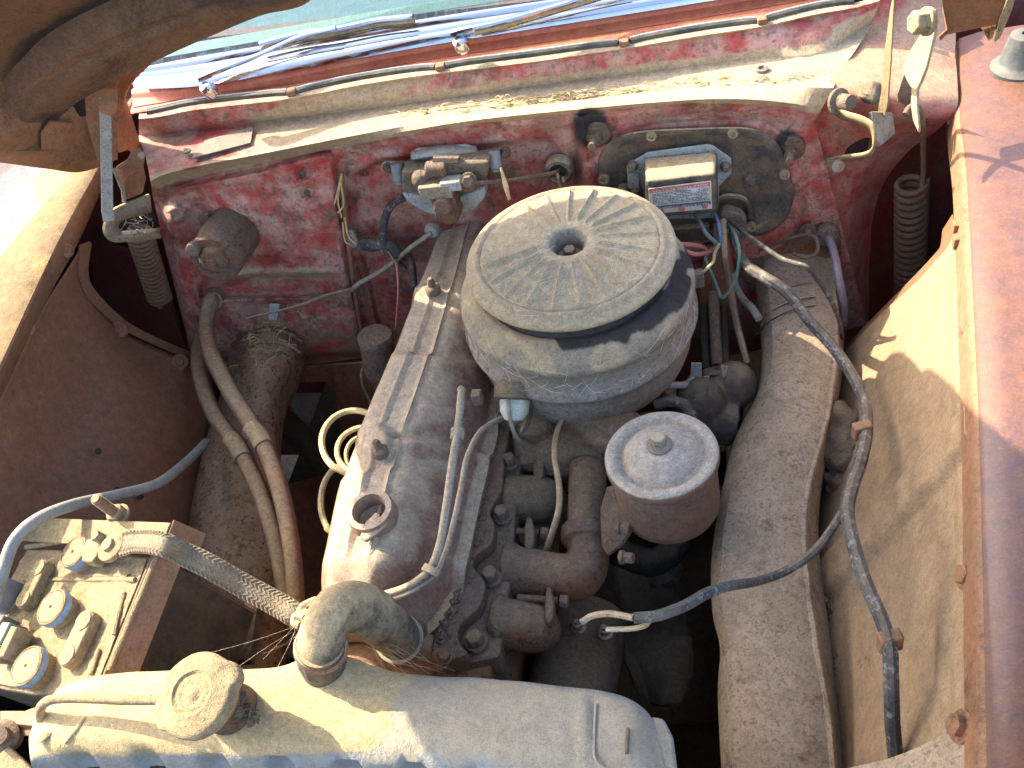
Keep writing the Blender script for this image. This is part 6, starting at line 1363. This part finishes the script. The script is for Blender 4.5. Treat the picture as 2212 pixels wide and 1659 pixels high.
# open bracket
def h3z(u, v, yy): return P(1434+u*.3516, v*.3516, y=yy)
flat([h3z(1050, 640, 1.125), h3z(1060, 700, 1.11), h3z(1150, 720, 1.09), h3z(1240, 740, 1.075), h3z(1290, 760, 1.065), h3z(1310, 800, 1.06), h3z(1310, 880, 1.06), h3z(1280, 935, 1.07), h3z(1200, 960, 1.09), h3z(1080, 985, 1.125), h3z(1000, 990, 1.14)], [22, 26, 26, 22, 22, 20, 20, 18, 14, 13, 12], (0, .1, .15), .003, 'strap_top', M['hinge'], hr_) if False else None
MB().slab([P(x, y, y=FY+.022) for x, y in ((1805, 275), (1830, 262), (1868, 270), (1880, 300), (1872, 330), (1835, 338), (1808, 325))], (0, .004, 0)).build('opening', M['void'], hr_)  # dark slab before the panel, standing in for a shaded cavity
path = [h3z(1045, 640, 1.12), h3z(1120, 680, 1.10), h3z(1230, 715, 1.07), h3z(1300, 770, 1.055), h3z(1300, 890, 1.055), h3z(1240, 945, 1.075), h3z(1100, 965, 1.11), h3z(1000, 985, 1.135)]
path = crom(path, 6); rws = []
for i, p in enumerate(path):
    f = i/(len(path)-1); w_ = .030*(1-.35*sst(.55, .8, f))
    d_ = Vector((.05, .62, -.70)).normalized()
    rws.append([p, p+d_*w_])
MB().grid(rws).build('open_strap', M['hinge'], hr_, solid=.003, ang=60)
MB().slab([h3z(1270, 680, 1.10), h3z(1410, 690, 1.11), h3z(1425, 820, 1.12), h3z(1330, 900, 1.09), h3z(1300, 850, 1.08)], (-.002, .012, -.01)).build('rear_cheek', M['galv'], hr_, bevel=.002)
MB().lathe(h3z(1075, 625, 1.12), (.6, -.7, .3), [(.016, -.002), (.016, .002), (.010, .004), (.009, .02), (.0002, .021)], 18).build('bolt', M['grey'], hr_)
MB().slab([h3z(990, 985, 1.138), h3z(1090, 970, 1.12), h3z(1075, 1040, 1.125), h3z(1045, 1070, 1.13)], (0, -.003, 0)).build('foot', M['galv'], hr_, bevel=.001)
MB().lathe(h3z(1068, 1015, 1.118), (.2, -1, .1), [(.008, 0), (.008, .004), (.0002, .005)], 14).build('bolt', M['galv'], hr_)
MB().ball(h3z(1275, 570, 1.13), .014, 8, jit=.4, jf=80).build('bolt', M['nest'], hr_)
solo(MB().tube([h3z(1560, 640, 1.2), h3z(1640, 590, 1.2), h3z(1700, 560, 1.2), h3z(1780, 545, 1.2)], .007, 10), 'antenna_cable', M['hoseblue'], 'grey cable crossing the dark gap behind the right fender', 'cable')
# harness clips on the right inner fender
for x, y, zz_, lab in ((1862, 930, .77, 'small rusty clip holding the harness high on the tan panel'), (1922, 1385, .80, 'small rusty clip holding the harness low on the tan panel')):
    p = P(x, y, y=Z-.39 if y < 1000 else Z-.672); solo(MB().bx(p, .020, .012, .02, .3), 'harness_clip', M['rustp'], lab, 'clip', 'harness clips', bevel=.002)
# mud nest
ns = MB().ball(P(1808, 915, z=.72), .028, 18, (1, 1, .9), jit=.5, jf=45).ball(P(1812, 975, z=.70), .026, 16, (1, 1.2, .9), jit=.5, jf=50).ball(P(1805, 1040, z=.68), .016, 12, jit=.5, jf=60)
ns.noise(.003, 110); solo(ns, 'mud_nest', M['nest'], 'lumpy dark mud and straw nest wedged beside the right duct', 'nest', ang=180)
spots = [(P(x, y, z=.67), k, .012) for x, y, k in ((1812, 1100, 14), (1800, 1000, 8), (1800, 1260, 14), (1815, 1330, 14), (1832, 1450, 22), (1840, 1520, 22), (1850, 1600, 22))]
b = MB()
for p, k_, spr in spots:
    for i in range(k_):
        c_ = p+Vector((random.gauss(0, spr*.5), random.gauss(0, spr*2), random.uniform(0, .01))); d_ = Vector((random.gauss(0, .5), random.gauss(0, 1), random.gauss(0, .3))).normalized()*random.uniform(.005, .018)
        b.tube([c_-d_, c_+d_], .0008, 3, 0)
        if i % 3 == 0: b.ball(c_, random.uniform(.003, .007), 4, jit=.5, jf=100)
solo(b, 'debris_strip', M['nest'], 'dark straw and dirt lying in the crease right of the duct', 'debris', kind='stuff')
# straw bits and cobwebs over the bay
b = MB()
for x, y, k_, spr, zz_ in ((560, 730, 30, 22, .70), (600, 690, 24, 30, .70), (630, 650, 16, 20, .72)):
    for i in range(k_):
        c_ = P(x+random.gauss(0, spr), y+random.gauss(0, spr), z=zz_+.002); a = random.uniform(0, 6.28); d_ = Vector((math.cos(a), math.sin(a), random.gauss(0, .3)))*random.uniform(.004, .012)
        b.tube([c_-d_, c_+Vector((random.gauss(0, .002), random.gauss(0, .002), .002)), c_+d_], .0006, 3, 2)
solo(b, 'chaff', M['straw'], 'fine chaff and stalks stuck on the upper left duct', 'debris', kind='stuff')
def webs(name, lab, pairs, r=.00022, jit=.004):
    b = MB()
    for a, c_ in pairs:
        m_ = a.lerp(c_, .5)+Vector((random.gauss(0, jit), random.gauss(0, jit), -abs(random.gauss(0, jit)))); b.tube([a, m_, c_], r, 3, 4)
    return solo(b, name, M['web'], lab, 'cobweb', kind='stuff')
prs = []
for i in range(6):
    prs.append((P(random.uniform(625, 650), random.uniform(1335, 1375), z=random.uniform(.84, .87)), P(random.uniform(420, 600), random.uniform(1395, 1445), z=.885)))
webs('cobweb', 'cobweb threads strung from the strap to the radiator edge', prs, .0001)
prs = []
for i in range(18):
    prs.append((P(random.gauss(800, 16), random.gauss(1365, 16), z=.85), P(random.gauss(880, 40), random.gauss(1445, 10), z=.80)))
webs('cobweb', 'cobweb fan stretched from the elbow hose to the housing', prs, .0001)
prs = []
for i in range(130):
    a = random.uniform(-2.9, -.2); h_ = random.uniform(-.14, -.05); r_ = .1445*kk*(1-.35*sst(-.1, -.15, h_)**2)+.001
    a2 = a+random.gauss(0, .09); h2 = h_+random.gauss(0, .016)
    f_ = lambda aa, hh: AC+AX*hh+Vector((math.cos(aa), math.sin(aa), 0))*(.143*kk*(1-.3*sst(-.09, -.16, hh)**1.5)+.0015)
    prs.append((f_(a, h_), f_(a2, h2)))
webs('cobweb', 'fuzzy cobweb strands clinging to the drum of the air cleaner', prs, .00016, .001)
prs = []
for i in range(170):
    a = random.uniform(0, 6.28); r_ = random.uniform(.03, .12); a2 = a+random.gauss(0, .12); r2 = min(.122, r_+random.gauss(0, .012))
    f_ = lambda aa, rr: AC+Vector((math.cos(aa)*rr, math.sin(aa)*rr, .0255-.018*(rr/.12)**1.2))
    prs.append((f_(a, r_), f_(a2, r2)))
webs('cobweb', 'web fibres scattered on the ribbed lid of the air cleaner', prs, .00014, .0006)
